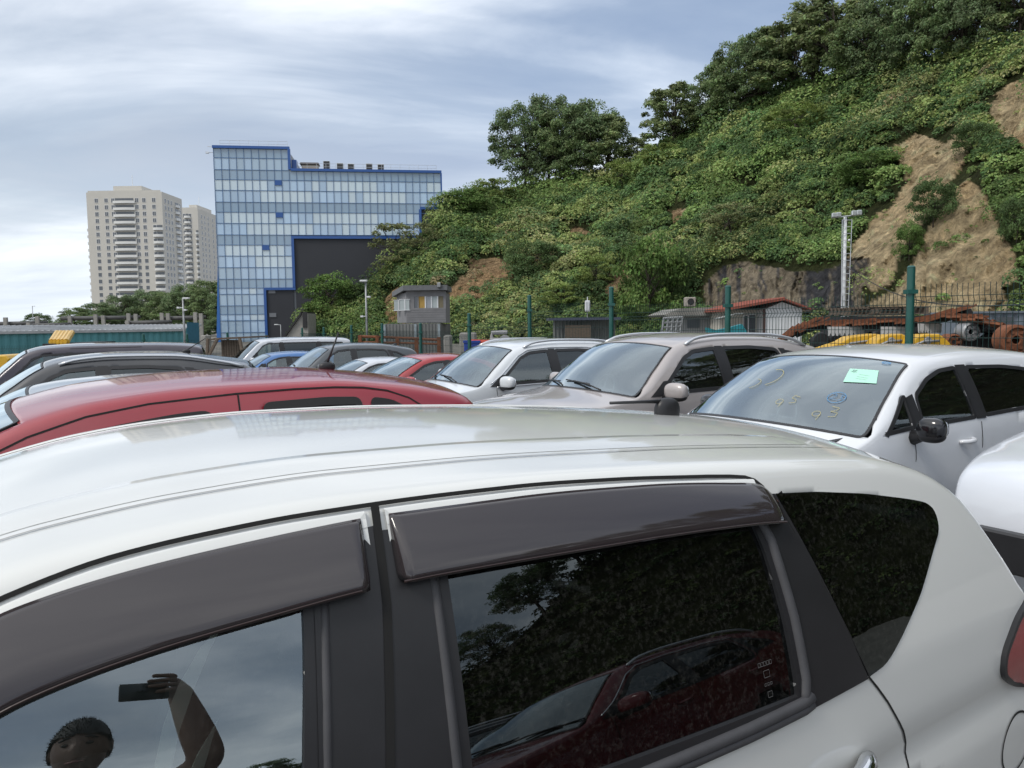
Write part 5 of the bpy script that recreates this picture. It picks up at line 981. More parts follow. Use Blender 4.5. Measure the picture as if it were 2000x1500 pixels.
# timber lean-to left of the office foot; yellow bundle and loader at far left
def leftbits():
    Y = 26; e = empty('timber_leanto', (0, 0, 0), 0, 'ragged timber lean-to with sagging sheet roof below the blue building', 'shelter'); m = MB(); a = P(405, 668, Y); b = P(488, 658, Y)
    m.ext([(405, 664), (420, 660), (488, 657), (489, 660), (420, 664)], lambda x, y, s: tuple(P(x, y, Y)+np.array([0, 2*s, 0]))); m.build('roof', pmat('rusty_sheet', (.11, .08, .06), .8, var=.4), e)
    m = MB(); x = 432
    while x < 470: m.box((float(P(x, 670, Y+.3)[0]), Y+.3, gz(Y)), (float(P(x+4.2, 670, Y+.3)[0]), Y+.34, fz(x, 664, Y+.3))); x += 5
    m.build('plank_wall', WOOD, e)
    for x0, x1 in ((406, 404), (468, 476), (425, 405)): m = MB(); m.tube([P(x0, 661, Y-.1), P(x1, 700, Y-.1)], .06, 6); m.build('post', WOOD, e)
    e = empty('pipe_bundle', (0, 0, 0), 0, 'bundle of yellow steel sections lying high before the teal shed', 'steel bundle'); Y = 24
    for k in range(5): m = MB(); a = P(101+k*7, 668, Y-.2*k); b = P(112+k*7, 650, Y+3); m.tube([a, b], .10, 8); m.tube([a+np.array([0, -.02, 0]), a+np.array([0, -.06, 0])], .06, 8); m.build('steel_section', YEL, e)
    m = MB(); a = P(98, 672, Y); b = P(142, 672, Y); m.box((a[0], Y-.4, gz(Y)), (b[0], Y+2.6, a[2]+.02)); m.build('stack_base', DARKS, e)
    m = MB(); e = empty('loader_bucket', (0, 0, 0), 0, 'yellow loader bucket cut by the left edge of the picture', 'loader bucket'); m.ext([(-40, 696), (-20, 694), (10, 694), (18, 702), (14, 712), (-4, 722), (-40, 724)], lambda x, y, s: tuple(P(x, y, 20)+np.array([0, 1.2*s, 0]))); o = m.build('bucket', YEL, e); bv = o.modifiers.new('b', 'BEVEL'); bv.width = .03; m = MB(); m.ext([(-40, 724), (-4, 722), (-4, 726), (-40, 728)], lambda x, y, s: tuple(P(x, y, 19.95)+np.array([0, 1.3*s, 0]))); m.build('cutting_edge', DARKS, e)
leftbits()
# ------------------------------------------------------------------ cars
P_HERO = paint('pearl_white_paint', (.66, .67, .65)); P_FIT = paint('cool_white_paint', (.66, .68, .71)); P_BEIGE = paint('beige_grey_paint', (.43, .395, .385), .25); P_WSUV = paint('white_paint', (.64, .67, .70))
P_RED = paint('red_paint', (.30, .010, .024), .1); P_RED2 = paint('bright_red_paint', (.33, .015, .02)); P_SIL = paint('silver_blue_paint', (.36, .40, .45), .5); P_BLK = paint('dark_grey_paint', (.035, .037, .042), .3); P_PUR = paint('dark_plum_paint', (.050, .042, .058), .3)
P_DSUV = paint('graphite_paint', (.075, .085, .095), .4); P_BLUE = paint('blue_paint', (.05, .16, .40), .2); P_VAN = paint('van_white_paint', (.58, .61, .66)); P_WNOSE = paint('bluish_white_paint', (.68, .71, .76))
gB = 'cars parked in the far column'; gA = 'cars parked in the near column'
def car(name, sp, pm, x, y, thd, s, lbl, cat='car', grp=None, dz=None):
    return make_car(name, sp, pm, (x, y, gz(y) if dz is None else dz), radians(thd), lbl, cat, grp, s)
fitc, FB = car('white_hatchback', var(T_HATCH, mmat=GLOSSBLACK, step=.03, fw=.024, wiper=0, mirror=(1.25, 1.0), msize=(.065, .085, .072), crown=[(0, .05), (.82, .05), (1.65, .05), (3.4, .05), (3.95, .05)]), P_FIT, .91, 5.01, 28.9, 1.029, 'white hatchback with green paper and chalk marks on its windscreen, black door mirror', grp=gB, dz=-.05)
car('beige_crossover', var(T_SUV, step=.035, antenna=(3.95, 'fin')), P_BEIGE, -.49, 7.53, 28.9, 1.018, 'beige grey crossover with silver roof rails between two white cars', grp=gB, dz=-.13)
car('white_crossover', var(T_SUV, chrome=[[(1.5, 1.085), (2.6, 1.11), (3.6, 1.16)], [(1.42, 1.13), (1.62, 1.235), (2.0, 1.475), (2.2, 1.55), (2.6, 1.575), (3.1, 1.57), (3.5, 1.53)]]), P_WSUV, -2.12, 10.09, 28, 1.01, 'white crossover with roof rails and chrome window line behind the red hatchback', grp=gB, dz=-.21)
car('red_sedan', T_SEDAN, P_RED2, -3.75, 13.4, 27.6, 1.0, 'bright red saloon between the white crossover and the small white car', grp=gB, dz=-.28)
car('white_sedan', T_SEDAN, pmat('x', (1, 1, 1)) and P_VAN, -5.2, 16.2, 27.3, .98, 'low white saloon between the red saloon and the graphite crossover', grp=gB, dz=-.42)
car('graphite_crossover', var(T_SUV, rails=[], antenna=(3.9, 'fin')), P_DSUV, -6.6, 18.3, 27.7, 1.026, 'graphite crossover with sloping tail in front of the white van', grp=gB, dz=-.45)
car('blue_hatchback', T_HATCH, P_BLUE, -8.3, 20.6, 27.5, 1.0, 'blue hatchback mostly hidden between the graphite crossover and the white van', grp=gB, dz=-.50)
car('white_van', T_VAN, P_VAN, -9.9, 25.0, 26.8, 1.0, 'white people carrier farthest back in front of the dark wall', 'van', gB, dz=-.51)
# near column
RW = var(T_HATCH, step=.03, L=3.75, cowl=.70, rf=1.52, top=[(0, .5), (.05, .74), (.25, .88), (.70, 1.0), (1.1, 1.22), (1.52, 1.405), (1.8, 1.465), (2.3, 1.503), (2.75, 1.505), (3.1, 1.475), (3.4, 1.425), (3.56, 1.37), (3.62, 1.22), (3.70, .95), (3.74, .7), (3.75, .4)], screen=(.73, 1.51, .955, .97), rear=(3.58, 3.68, .8, .95), crown=[(0, .05), (.7, .04), (1.52, .032), (3.4, .032), (3.75, .03)], fil=.04, wheels=(.7, 3.1), belt=[(0, .85), (1, 1.0), (3.4, 1.08), (3.75, 1.05)], fmat=RUBBER, fo=.006,
    antenna=(2.95, 'rod', (.07, .17)),
    wins=[('side_window', [(1.0, 1.02), (1.25, 1.14), (1.55, 1.265), (1.85, 1.345), (2.1, 1.375), (2.25, 1.383), (2.26, 1.04)], .05, GL_CLEAR), ('side_window', [(2.46, 1.05), (2.45, 1.40), (2.75, 1.408), (2.93, 1.40), (2.95, 1.07)], .04), ('quarter_window', [(2.99, 1.075), (2.98, 1.398), (3.10, 1.38), (3.24, 1.31), (3.33, 1.13)], .04)], pillars=[],
    seams=[[(2.355, .35), (2.355, 1.438)], [(.88, 1.04), (1.1, 1.15), (1.3, 1.24), (1.52, 1.325), (1.75, 1.385), (2.0, 1.42), (2.35, 1.442), (2.6, 1.449), (2.8, 1.448), (2.95, 1.44), (3.08, 1.42), (3.2, 1.38), (3.3, 1.32), (3.38, 1.24), (3.44, 1.15), (3.5, .9)]], handles=[(2.15, .92), (2.9, .95)], mirror=(1.2, 1.0))
car('red_hatchback', RW, P_RED, -3.49, 2.62, 30.4, .985, 'deep red hatchback right behind the nearest white car, its roof mirroring the buildings', grp=gA, dz=.02)
car('silver_hatchback', var(T_HATCH, antenna=(3.45, 'fin', BLACK)), P_SIL, -5.0, 5.05, 26.5, .95, 'silver blue hatchback between the red hatchback and the dark grey estate', grp=gA, dz=-.09)
car('dark_grey_estate', var(T_SUV, antenna=(3.5, 'rod', (.22, .14)), rails=[[(2.15, -.01), (2.35, .015), (3.0, .02), (3.9, .015), (4.15, -.01)]]), P_BLK, -6.75, 7.5, 25.9, .945, 'dark grey estate with a silvery roof rail and slim rod antenna', grp=gA, dz=-.14)
car('plum_van', T_VAN, P_PUR, -10.1, 13.4, 26.7, .955, 'dark plum coloured van at the far left before the teal shed', 'van', gA, dz=-.33)
NOSE = var(T_SEDAN, step=.03, cowl=.95, rf=1.85, screen=(.98, 1.84, .955, .97), top=[(0, .70), (.03, .90), (.12, 1.02), (.5, 1.10), (.95, 1.17), (1.4, 1.36), (1.85, 1.52), (2.3, 1.57), (2.7, 1.58), (3.2, 1.52), (3.6, 1.38), (3.95, 1.22), (4.3, 1.1), (4.42, 1.02), (4.48, .8), (4.5, .45)], belt=[(0, .85), (1.0, 1.06), (2.5, 1.12), (3.8, 1.15), (4.5, 1.0)], kf=.30,
    wins=[('side_window', [(1.2, 1.08), (1.5, 1.22), (1.85, 1.36), (2.15, 1.42), (2.48, 1.43), (2.5, 1.12)], .04, GL_CLEAR), ('side_window', [(2.58, 1.12), (2.57, 1.43), (2.95, 1.415), (3.25, 1.36), (3.42, 1.22), (3.4, 1.14)], .05)])
NOSE.pop('mirror'); NOSE.pop('headlamp')
nose, NB = car('white_coupe', NOSE, P_WNOSE, 2.34, 3.0, 30, 1.0, 'bluish white car cut by the right edge, only its smooth bonnet corner showing', grp=gB)
# hero car
tq = tan(radians(23.26))
def vfix(u, z): dz = z-1.254; return .80-tq*dz-.3224*dz*dz-(u-1.9)**2/24
HERO = dict(L=4.20, W=.86, cowl=.70, rf=1.42, wheels=(.8, 3.4), wr=.32, step=.02, vfix=vfix, fil=.03, ng=24, nt=26, nl=26, z0=.18, kf=.12, kr=.05, pq=1.9, fw=.022, fo=.003, waist=.02, qflush=1,
    plan=[(0, .70), (.12, .78), (.45, .84), (1.1, .87), (2.6, .87), (3.3, .86), (3.8, .82), (4.0, .76), (4.20, .66)],
    top=[(0, .55), (.04, .8), (.3, .92), (.70, 1.01), (1.0, 1.175), (1.42, 1.365), (1.64, 1.428), (1.75, 1.452), (1.93, 1.477), (2.2, 1.491), (2.4, 1.490), (2.83, 1.473), (3.26, 1.443), (3.5, 1.419), (3.70, 1.386), (3.82, 1.33), (3.95, 1.18), (4.06, 1.02), (4.13, .88), (4.19, .70), (4.20, .45)],
    crown=[(0, .05), (.7, .045), (1.42, .034), (1.64, .034), (1.9, .042), (2.3, .044), (3.5, .044), (3.75, .06), (4.0, .06), (4.20, .04)],
    belt=[(0, .85), (1.032, 0.9590), (1.702, 0.9547), (2.714, 0.9417), (3.061, 0.9561), (3.253, 0.9668), (3.403, 0.9743), (3.785, 0.9665), (4.20, .95)], screen=(.73, 1.40, .955, .97), rear=(3.78, 4.03, .80, .92),
    wins=[('side_window', [(1.144, 0.9938, .02), (1.362, 1.1920, .05), (1.604, 1.3059), (1.801, 1.3550), (2.000, 1.3809), (2.116, 1.3849, .01), (2.105, 1.2500), (2.080, 1.0505), (2.070, 0.9658, .01)], .04, GL_DOOR),
          ('side_window', [(2.288, 0.9710, .01), (2.290, 1.0968), (2.298, 1.3833, .01), (2.609, 1.3909), (3.015, 1.3570, .02), (3.039, 1.2594), (3.046, 1.1257), (3.043, 1.0020), (3.034, 0.9660, .02)], .04, GL_PRIV),
          ('quarter_window', [(3.102, 1.3521, .005), (3.241, 1.3396), (3.420, 1.3142), (3.591, 1.2814, .04), (3.692, 1.2573, .05), (3.691, 1.1999, .04), (3.637, 1.1640), (3.528, 1.0819), (3.406, 1.0108, .05), (3.332, 0.9757), (3.257, 0.9667, .005)], .03, GL_PRIV)],
    pillars=[[(2.112, 1.3999), (2.214, 1.4071), (2.210, 1.3389), (2.184, 1.0876), (2.166, 0.9536), (2.065, 0.9559), (2.080, 1.0505)], [(2.222, 1.3990), (2.302, 1.3984), (2.294, 1.0967), (2.290, 0.9559), (2.167, 0.9536), (2.185, 1.0876), (2.213, 1.2988)], [(3.097, 1.3532), (3.251, 0.9668), (3.061, 0.9582), (3.047, 0.9812), (3.047, 1.1256), (3.040, 1.2696), (3.015, 1.3621)]],
    seams=[], handles=[], mirror=(1.15, .98), seats=[(1.95, .37), (1.95, -.37), (2.85, .38), (2.85, -.38)], taillamp=[(4.06, .975), (3.965, .935), (3.875, .865), (3.865, .81), (3.95, .755), (4.12, .70), (4.16, .80), (4.13, .93)], antenna=(3.36, 'rod', (-.21, .006)))
HC = (-2.5202, .8338)
hero, HB = make_car('white_minivan', HERO, P_HERO, (HC[0], HC[1], 0), radians(26.9085), 'nearest white car filling the foreground, with smoked window visors and black pillars', 'car', gA)
def hS(a, b, o=0.0): return HB.S(a, b, 1, o)
def strip(pl, hw, off=.002, fn=hS, mi=0, mb=None, step=.03):
    d = dens(pl, step, False); vs = []
    for k, p in enumerate(d):
        t = np.array(d[min(k+1, len(d)-1)])-np.array(d[max(k-1, 0)]); t /= np.linalg.norm(t)+1e-9; nn = (-t[1]*hw, t[0]*hw); vs += [fn(p[0]+nn[0], p[1]+nn[1], off), fn(p[0]-nn[0], p[1]-nn[1], off)]
    mb.add(vs, [(2*k, 2*k+2, 2*k+3, 2*k+1) for k in range(len(d)-1)], mi)
def hero_details():
    drip = [(1.124, 1.0759), (1.266, 1.1792), (1.410, 1.2674), (1.555, 1.3311), (1.719, 1.3866), (1.835, 1.4113), (1.966, 1.4251), (2.112, 1.4339), (2.302, 1.4371), (2.469, 1.4354), (2.690, 1.4247), (2.921, 1.4058)]
    # door opening seams
    df = pch(drip); m = MB(); strip([(u, float(df(u))) for u in np.linspace(1.13, 2.92, 70)]+[(2.984, 1.3992), (3.026, 1.3932), (3.052, 1.3843), (3.070, 1.3698), (3.081, 1.3533)], .0032, .0028, mb=m); strip([(2.217, 1.4352), (2.212, 1.2988), (2.185, 1.0876), (2.150, 0.7986), (2.12, .3)], .0068, .0075, mb=m)
    strip([(3.257, 0.9688), (3.291, 0.9347), (3.326, 0.8963), (3.388, 0.8147), (3.418, 0.7726), (3.424, 0.7266), (3.420, 0.5474), (3.25, .45)], .0028, .0022, mb=m); strip([(3.085, 1.3554), (3.164, 1.1755), (3.261, 0.9614)], .0016, .0058, mb=m)
    m.build('door_seam', SEAM, hero)
    # body-coloured door frames standing 3 mm proud between roof gap and visor
    for k, (u0, u1) in enumerate(((1.12, 2.200), (2.232, 3.047))):
        m = MB(); uu = np.linspace(u0, u1, 40); f = pch(drip+[(3.05, 1.395)]); vs = []
        for u in uu: z = float(f(u)); vs += [hS(u, z-.008, .002), hS(u, z-.0095, .0062), hS(u, z-.030, .0075)]
        fs = [(3*i+j, 3*i+3+j, 3*i+4+j, 3*i+1+j) for i in range(39) for j in (0, 1)]; m.add(vs, fs)
        ue = uu[-1] if k == 0 else uu[0]; z = float(f(ue)); sx = -1 if k == 0 else 1
        pl = [(ue, z-.008), (ue, z-.055), (ue+sx*.012, z-.04), (ue+sx*.014, z-.02)]; m.add([hS(a, b, .0068) for a, b in pl], [(0, 1, 2, 3)])
        m.build('door_frame', P_HERO, hero, smooth=True)
    # smoked visors: curved section bulging outwards, turned-in ends
    VIS = pmat('smoked_acrylic', (.034, .028, .030), .06, 0, .3, .6, var=.12, vscale=3, stretch=(.3, 1, 6)); EDGE = pmat('visor_edge', (.17, .07, .05), .4)
    tf = pch([(1.218, 1.1317), (1.361, 1.2232), (1.506, 1.2954), (1.604, 1.3335), (1.719, 1.3697), (1.865, 1.3931), (2.034, 1.4086), (2.202, 1.4192), (2.224, 1.4201), (2.465, 1.4193), (2.746, 1.4081), (2.973, 1.3870), (3.057, 1.3740), (3.110, 1.3202)])
    bf = pch([(1.219, 1.0495), (1.362, 1.1238), (1.506, 1.1944), (1.604, 1.2350), (1.719, 1.2749), (1.860, 1.2998), (2.024, 1.3169), (2.201, 1.3300), (2.302, 1.3320), (2.654, 1.3276), (3.002, 1.3130), (3.110, 1.3017)])
    for k, (u0, u1) in enumerate(((1.22, 2.190), (2.237, 3.095))):
        m = MB(); nu, nt = 140, 12; vs = []
        for i in range(nu+1):
            s = i/nu; u = u0+(u1-u0)*s; e0 = min(1, (u-u0)/.012)**.5; e1 = min(1, (u1-u)/.010)**.5; e = (e1 if k == 0 else e0*min(1, (u1-u)/.04)**.5); a, b = float(tf(u)), float(bf(u))
            for j in range(nt+1): t = j/nt; vs.append(hS(u-(.0 if k else 0)*t, a+(b-a)*t, .007+e*.026*(1-(1-t)**2.2)))
            vs.append(hS(u, b+.004, .007+e*.022))
        w = nt+2; m.add(vs, [(i*w+j, (i+1)*w+j, (i+1)*w+j+1, i*w+j+1) for i in range(nu) for j in range(w-1)]); o = m.build('window_visor', VIS, hero, smooth=True); so = o.modifiers.new('t', 'SOLIDIFY'); so.thickness = .0025; so.offset = -1
        m = MB(); strip([(u0+(u1-u0)*i/40, float(tf(u0+(u1-u0)*i/40))+.0005) for i in range(41)], .0013, .0095, mb=m); m.build('visor_tape', EDGE, o)
        m = MB(); m.tube([hS(u0+(u1-u0)*i/50, float(bf(u0+(u1-u0)*i/50))+.001, .033) for i in range(0, 50)], .0022, 5); m.build('visor_rim', pmat('dark_rim', (.03, .015, .014), .3), o)
    # rubber glass runs beside the panes, belt mouldings
    RUN = pmat('glass_run', (.055, .055, .06), .6, var=.2, vscale=20)
    for pl, r in (([(2.122, 1.3298), (2.113, 1.2499), (2.092, 1.0502), (2.083, 0.9625)], .008), ([(2.285, 0.9812), (2.287, 1.0969), (2.295, 1.3381)], .0095), ([(3.033, 0.9660), (3.048, 1.0122), (3.051, 1.1256), (3.042, 1.2696), (3.024, 1.3210)], .012), ([(3.061, 0.9810), (3.063, 1.1254), (3.052, 1.2797)], .004)):
        m = MB(); m.tube([hS(a, b, .001) for a, b in dens(pl, .03, False)], r, 8); m.build('glass_run', RUN, hero, smooth=True)
    for pl in ([(1.125, 0.9771), (1.702, 0.9655), (2.160, 0.9547)], [(2.196, 0.9630), (2.611, 0.9643), (2.871, 0.9682), (3.029, 0.9743), (3.055, 0.9790)]):
        for dz, r in ((0, .012), (-.014, .009)): m = MB(); m.tube([hS(a, b+dz, .004) for a, b in dens(pl, .04, False)], r, 8); m.build('belt_moulding', RUN, hero, smooth=True)
    # roof ditches and ridge lines on both sides
    m = MB()
    for sg in (1, -1):
        strip([(1.35, .80*sg), (1.7, .80*sg), (2.3, .80*sg), (3.0, .80*sg), (3.58, .80*sg)], .004, .0022, lambda a, b, o: HB.T(a, b, o), mb=m)
        m.add([HB.T(3.56, .79*sg, .003), HB.T(3.62, .795*sg, .0035), HB.T(3.56, .82*sg, .003)], [(0, 1, 2)])
    m.build('roof_ditch', pmat('ditch_grey', (.30, .30, .29), .8), hero)
    for sg in (1, -1):
        m = MB(); n = 60; vs = []
        for i in range(n+1):
            u = 1.35+2.1*i/n; e = min(1, i/6, (n-i)/6)
            for q, h in ((.60, 0.0008), (.605, .004*e), (.64, .0045*e), (.70, .0035*e), (.76, .0008)): vs.append(HB.T(u, q*sg, h))
        m.add(vs, [(i*5+j, (i+1)*5+j, (i+1)*5+j+1, i*5+j+1) if sg < 0 else (i*5+j, i*5+j+1, (i+1)*5+j+1, (i+1)*5+j) for i in range(n) for j in range(4)]); m.build('roof_ridge', P_HERO, hero, smooth=True)
    # chrome handle in its cup, fuel flap outline
    m = MB(); c = np.array(hS(3.19, .83, 0)); pts = [np.array(hS(3.03+.20*t, .80+.018*t, .012+.03*sin(pi*t))) for t in np.linspace(0, 1, 14)]; m.tube(pts, [.010, .016]+[.020]*10+[.017, .010], 12); m.build('door_handle', CHROME, hero, smooth=True)
    m = MB(); ring = [(3.97+.085*cos(a), .60+.08*sin(a)) for a in np.linspace(0, 2*pi, 37)]; strip(ring, .003, .002, mb=m); m.build('fuel_flap_seam', SEAM, hero)
    # small etched glass marks on the rear door glass
    m = MB(); base = (2.949, 1.0603)
    for row, (n, w, h) in enumerate(((5, .006, .007), (1, .016, .012), (3, .005, .004), (1, .012, .010))):
        z = base[1]-row*.018
        for i in range(n): x = base[0]+i*.008-(n-1)*.004; strip([(x-w/2, z-h/2), (x+w/2, z-h/2), (x+w/2, z+h/2), (x-w/2, z+h/2), (x-w/2, z-h/2)], .00035, .0, lambda a, b, o: hS(a, b, -.0045), mb=m)
    m.build('glass_marking', pmat('etched', (.16, .16, .16), .9), hero)
    # pale bars added inside the cabin to show as streaks through the front glass
    def cab(px, py, v):
        d = ray(px, py); al = radians(26.9085); nv = np.array([sin(al), -cos(al), 0]); av = np.array([cos(al), sin(al), 0]); o = np.array([HC[0], HC[1], 0]); t = (v-(CAM-o)@nv)/(d@nv); p = CAM+t*d-o; return (float(p@av), -v, float(p[2]))
    for pl, v in (([(430, 1222, 2), (400, 1268, 9), (362, 1345, 15), (335, 1420, 16), (318, 1500, 16), (312, 1580, 14)], .05), ([(514, 1330, 2), (485, 1350, 14), (445, 1410, 19), (405, 1480, 20), (370, 1560, 20)], .0), ([(504, 1442, 2), (490, 1475, 12), (470, 1530, 22)], .0)):
        m = MB(); vs = []
        for i, (x, y, w) in enumerate(pl): vs += [cab(x-w, y-w*.3, v), cab(x+w, y+w*.3, v)]
        m.add(vs, [(2*i, 2*i+1, 2*i+3, 2*i+2) for i in range(len(pl)-1)]); o = m.build('pale_bar', pmat('pale_streak', (.9, .92, .84), .8), hero); so = o.modifiers.new('t', 'SOLIDIFY'); so.thickness = .003
    # pale pillar linings on the far side of the cabin, grey child seat in the rear
    TRIM = pmat('pale_trim', (.62, .63, .60), .7)
    for pts in ([(1.0, .60, .98), (1.15, .60, 1.10), (1.35, .585, 1.23), (1.6, .57, 1.33), (1.75, .56, 1.36)], [(2.02, .66, .80), (2.06, .65, 1.0), (2.12, .61, 1.2), (2.16, .57, 1.37)], [(1.02, -.50, .95), (1.2, -.50, 1.10), (1.4, -.47, 1.2)]):
        m = MB(); m.tube([(u, v, z) for u, v, z in pts], [.02, .035, .04, .035, .02][:len(pts)], 8); m.build('pillar_lining', TRIM, hero, smooth=True)
    m = MB(); Mt = Matrix.Translation((3.30, -.40, .72)) @ Matrix.Rotation(radians(22), 4, 'Y'); m.box((-.09, -.2, 0), (.09, .2, .46), ch=.07, M=Mt); o = m.build('headrest_cushion', pmat('grey_cloth', (.06, .063, .07), .9, var=.3, vscale=30), hero, auto=50)
    m = MB(); m.box((-.095, -.215, .25), (.02, -.203, .33), M=Mt); m.build('seat_label', pmat('label', (.35, .30, .15), .8), o)
hero_details()
# plug lamps of the car at the right edge
def nose_details():
    fn = lambda a, b, o=0.0: NB.S(a, b, 1, o)
    m = MB(); patch(m, [(.0, .80), (.0, .875), (.40, .915), (.62, .925), (.60, .88), (.40, .83)], lambda a, b: fn(a, b, .008), .05); m.build('black_trim', GLOSSBLACK, nose, smooth=True, merge=True)
    pl = [(.30, .845), (.30, .885), (.46, .905), (.50, .885), (.42, .862)]; m = MB(); patch(m, pl, lambda a, b: fn(a, b, .012), .05); o = m.build('headlight', LAMPG, nose, smooth=True, merge=True); m = MB(); ringstrip(m, pl, .006, fn, .014, back=.004); m.build('lamp_rim', CHROME, o, auto=40)
    m = MB(); strip([(0.02, .75), (.3, .77), (.6, .80), (.75, .83)], .004, .003, fn, mb=m); strip([(.25, .96), (.6, 1.02), (.9, 1.05)], .003, .003, fn, mb=m); m.build('panel_seam', SEAM, nose)
nose_details()
# paper, chalk and marker on the hatchback windscreen
def screen_marks():
    T = lambda u, q, o=.008: FB.T(u, q, o)
    w0, w1 = .85, 1.64
    m = MB(); patch(m, [(1.30, .52), (1.33, .80), (1.47, .74), (1.45, .47)], lambda a, b: T(a, b, .007), .03); o = m.build('paper_note', pmat('mint_paper', (.42, .74, .60), .8), fitc)
    ink = MB()
    def stroke(pts, w, mb):
        mb.tube([T(a, b, .009) for a, b in dens(pts, .01, False)], w*.38, 4)
    stroke([(1.435, .51), (1.43, .56)], .0022, ink); stroke([(1.42, .50), (1.415, .565)], .0022, ink); stroke([(1.44, .525), (1.41, .52)], .0022, ink); stroke([(1.442, .55), (1.405, .54)], .0022, ink)
    for a in (1.395, 1.37, 1.35): stroke([(a, .60), (a-.003, .70)], .0012, ink)
    ink.build('ink_writing', pmat('ink', (.02, .05, .05), .8), o)
    ww = .5; yel = MB(); arc = lambda c, r, a0, a1, rx=1.0: [(c[0]+r*sin(a), c[1]+r*rx*cos(a)) for a in np.linspace(a0, a1, 14)]
    stroke(arc((1.28, -.30), .10, 1.9, -1.1, 1.4), .004, yel); stroke(arc((1.20, -.42), .055, 1.7, -1.3, 1.6), .0035, yel)
    # "9 5" over "9 3"
    stroke(arc((1.045, .12), .022, 0, 2*pi, 1.5)+[(1.0, .15)], .003, yel); stroke([(1.10, .28), (1.11, .22), (1.085, .21), (1.075, .26), (1.05, .27), (1.04, .22)], .003, yel)
    stroke(arc((.985, .52), .022, 0, 2*pi, 1.5)+[(.935, .55)], .003, yel); stroke([(1.06, .60), (1.055, .66), (1.03, .65), (1.02, .61), (1.015, .67), (.985, .67), (.975, .62)], .003, yel)
    yel.build('chalk_number', pmat('yellow_chalk', (.62, .52, .16), .9), fitc)
    bl = MB(); stroke(arc((1.14, .58), .05, 0, 2*pi+.3, 1.5), .0045, bl); stroke([(1.165, .53), (1.17, .56), (1.15, .575), (1.12, .53), (1.12, .585)], .003, bl); stroke([(1.165, .60), (1.165, .63), (1.145, .61), (1.135, .635), (1.115, .60)], .003, bl)
    stroke(arc((1.58, .74), .015, 0, 2*pi, 3), .004, bl); stroke([(1.58, .70), (1.585, .78)], .003, bl)
    bl.build('marker_number', pmat('blue_marker', (.06, .30, .62), .7), fitc)
    m = MB(); m.box((1.50, -.10, FB.T(1.55, 0)[2]-.10), (1.62, .06, FB.T(1.55, 0)[2]-.045), ch=.015); m.build('camera_housing', BLACK, fitc)
screen_marks()
# cars behind the photographer, seen only in the rear door glass
car('dark_red_crossover', var(T_SUV, chrome=[[(1.42, 1.13), (1.62, 1.235), (2.0, 1.475), (2.2, 1.55), (2.6, 1.575), (3.1, 1.57), (3.5, 1.53)]], step=.05), paint('dark_red_paint', (.16, .006, .012), .1), 1.75, -1.6, 20, .98, 'dark red crossover mirrored in the rear door glass of the nearest white car', dz=0)
car('grey_crossover', var(T_SUV, chrome=[[(1.42, 1.13), (1.62, 1.235), (2.0, 1.475), (2.2, 1.55), (2.6, 1.575), (3.1, 1.57), (3.5, 1.53)]], step=.05), paint('mid_grey_paint', (.10, .105, .115), .4), 2.6, -3.95, 20, 1.0, 'grey crossover mirrored behind the dark red one in the rear door glass', dz=0)
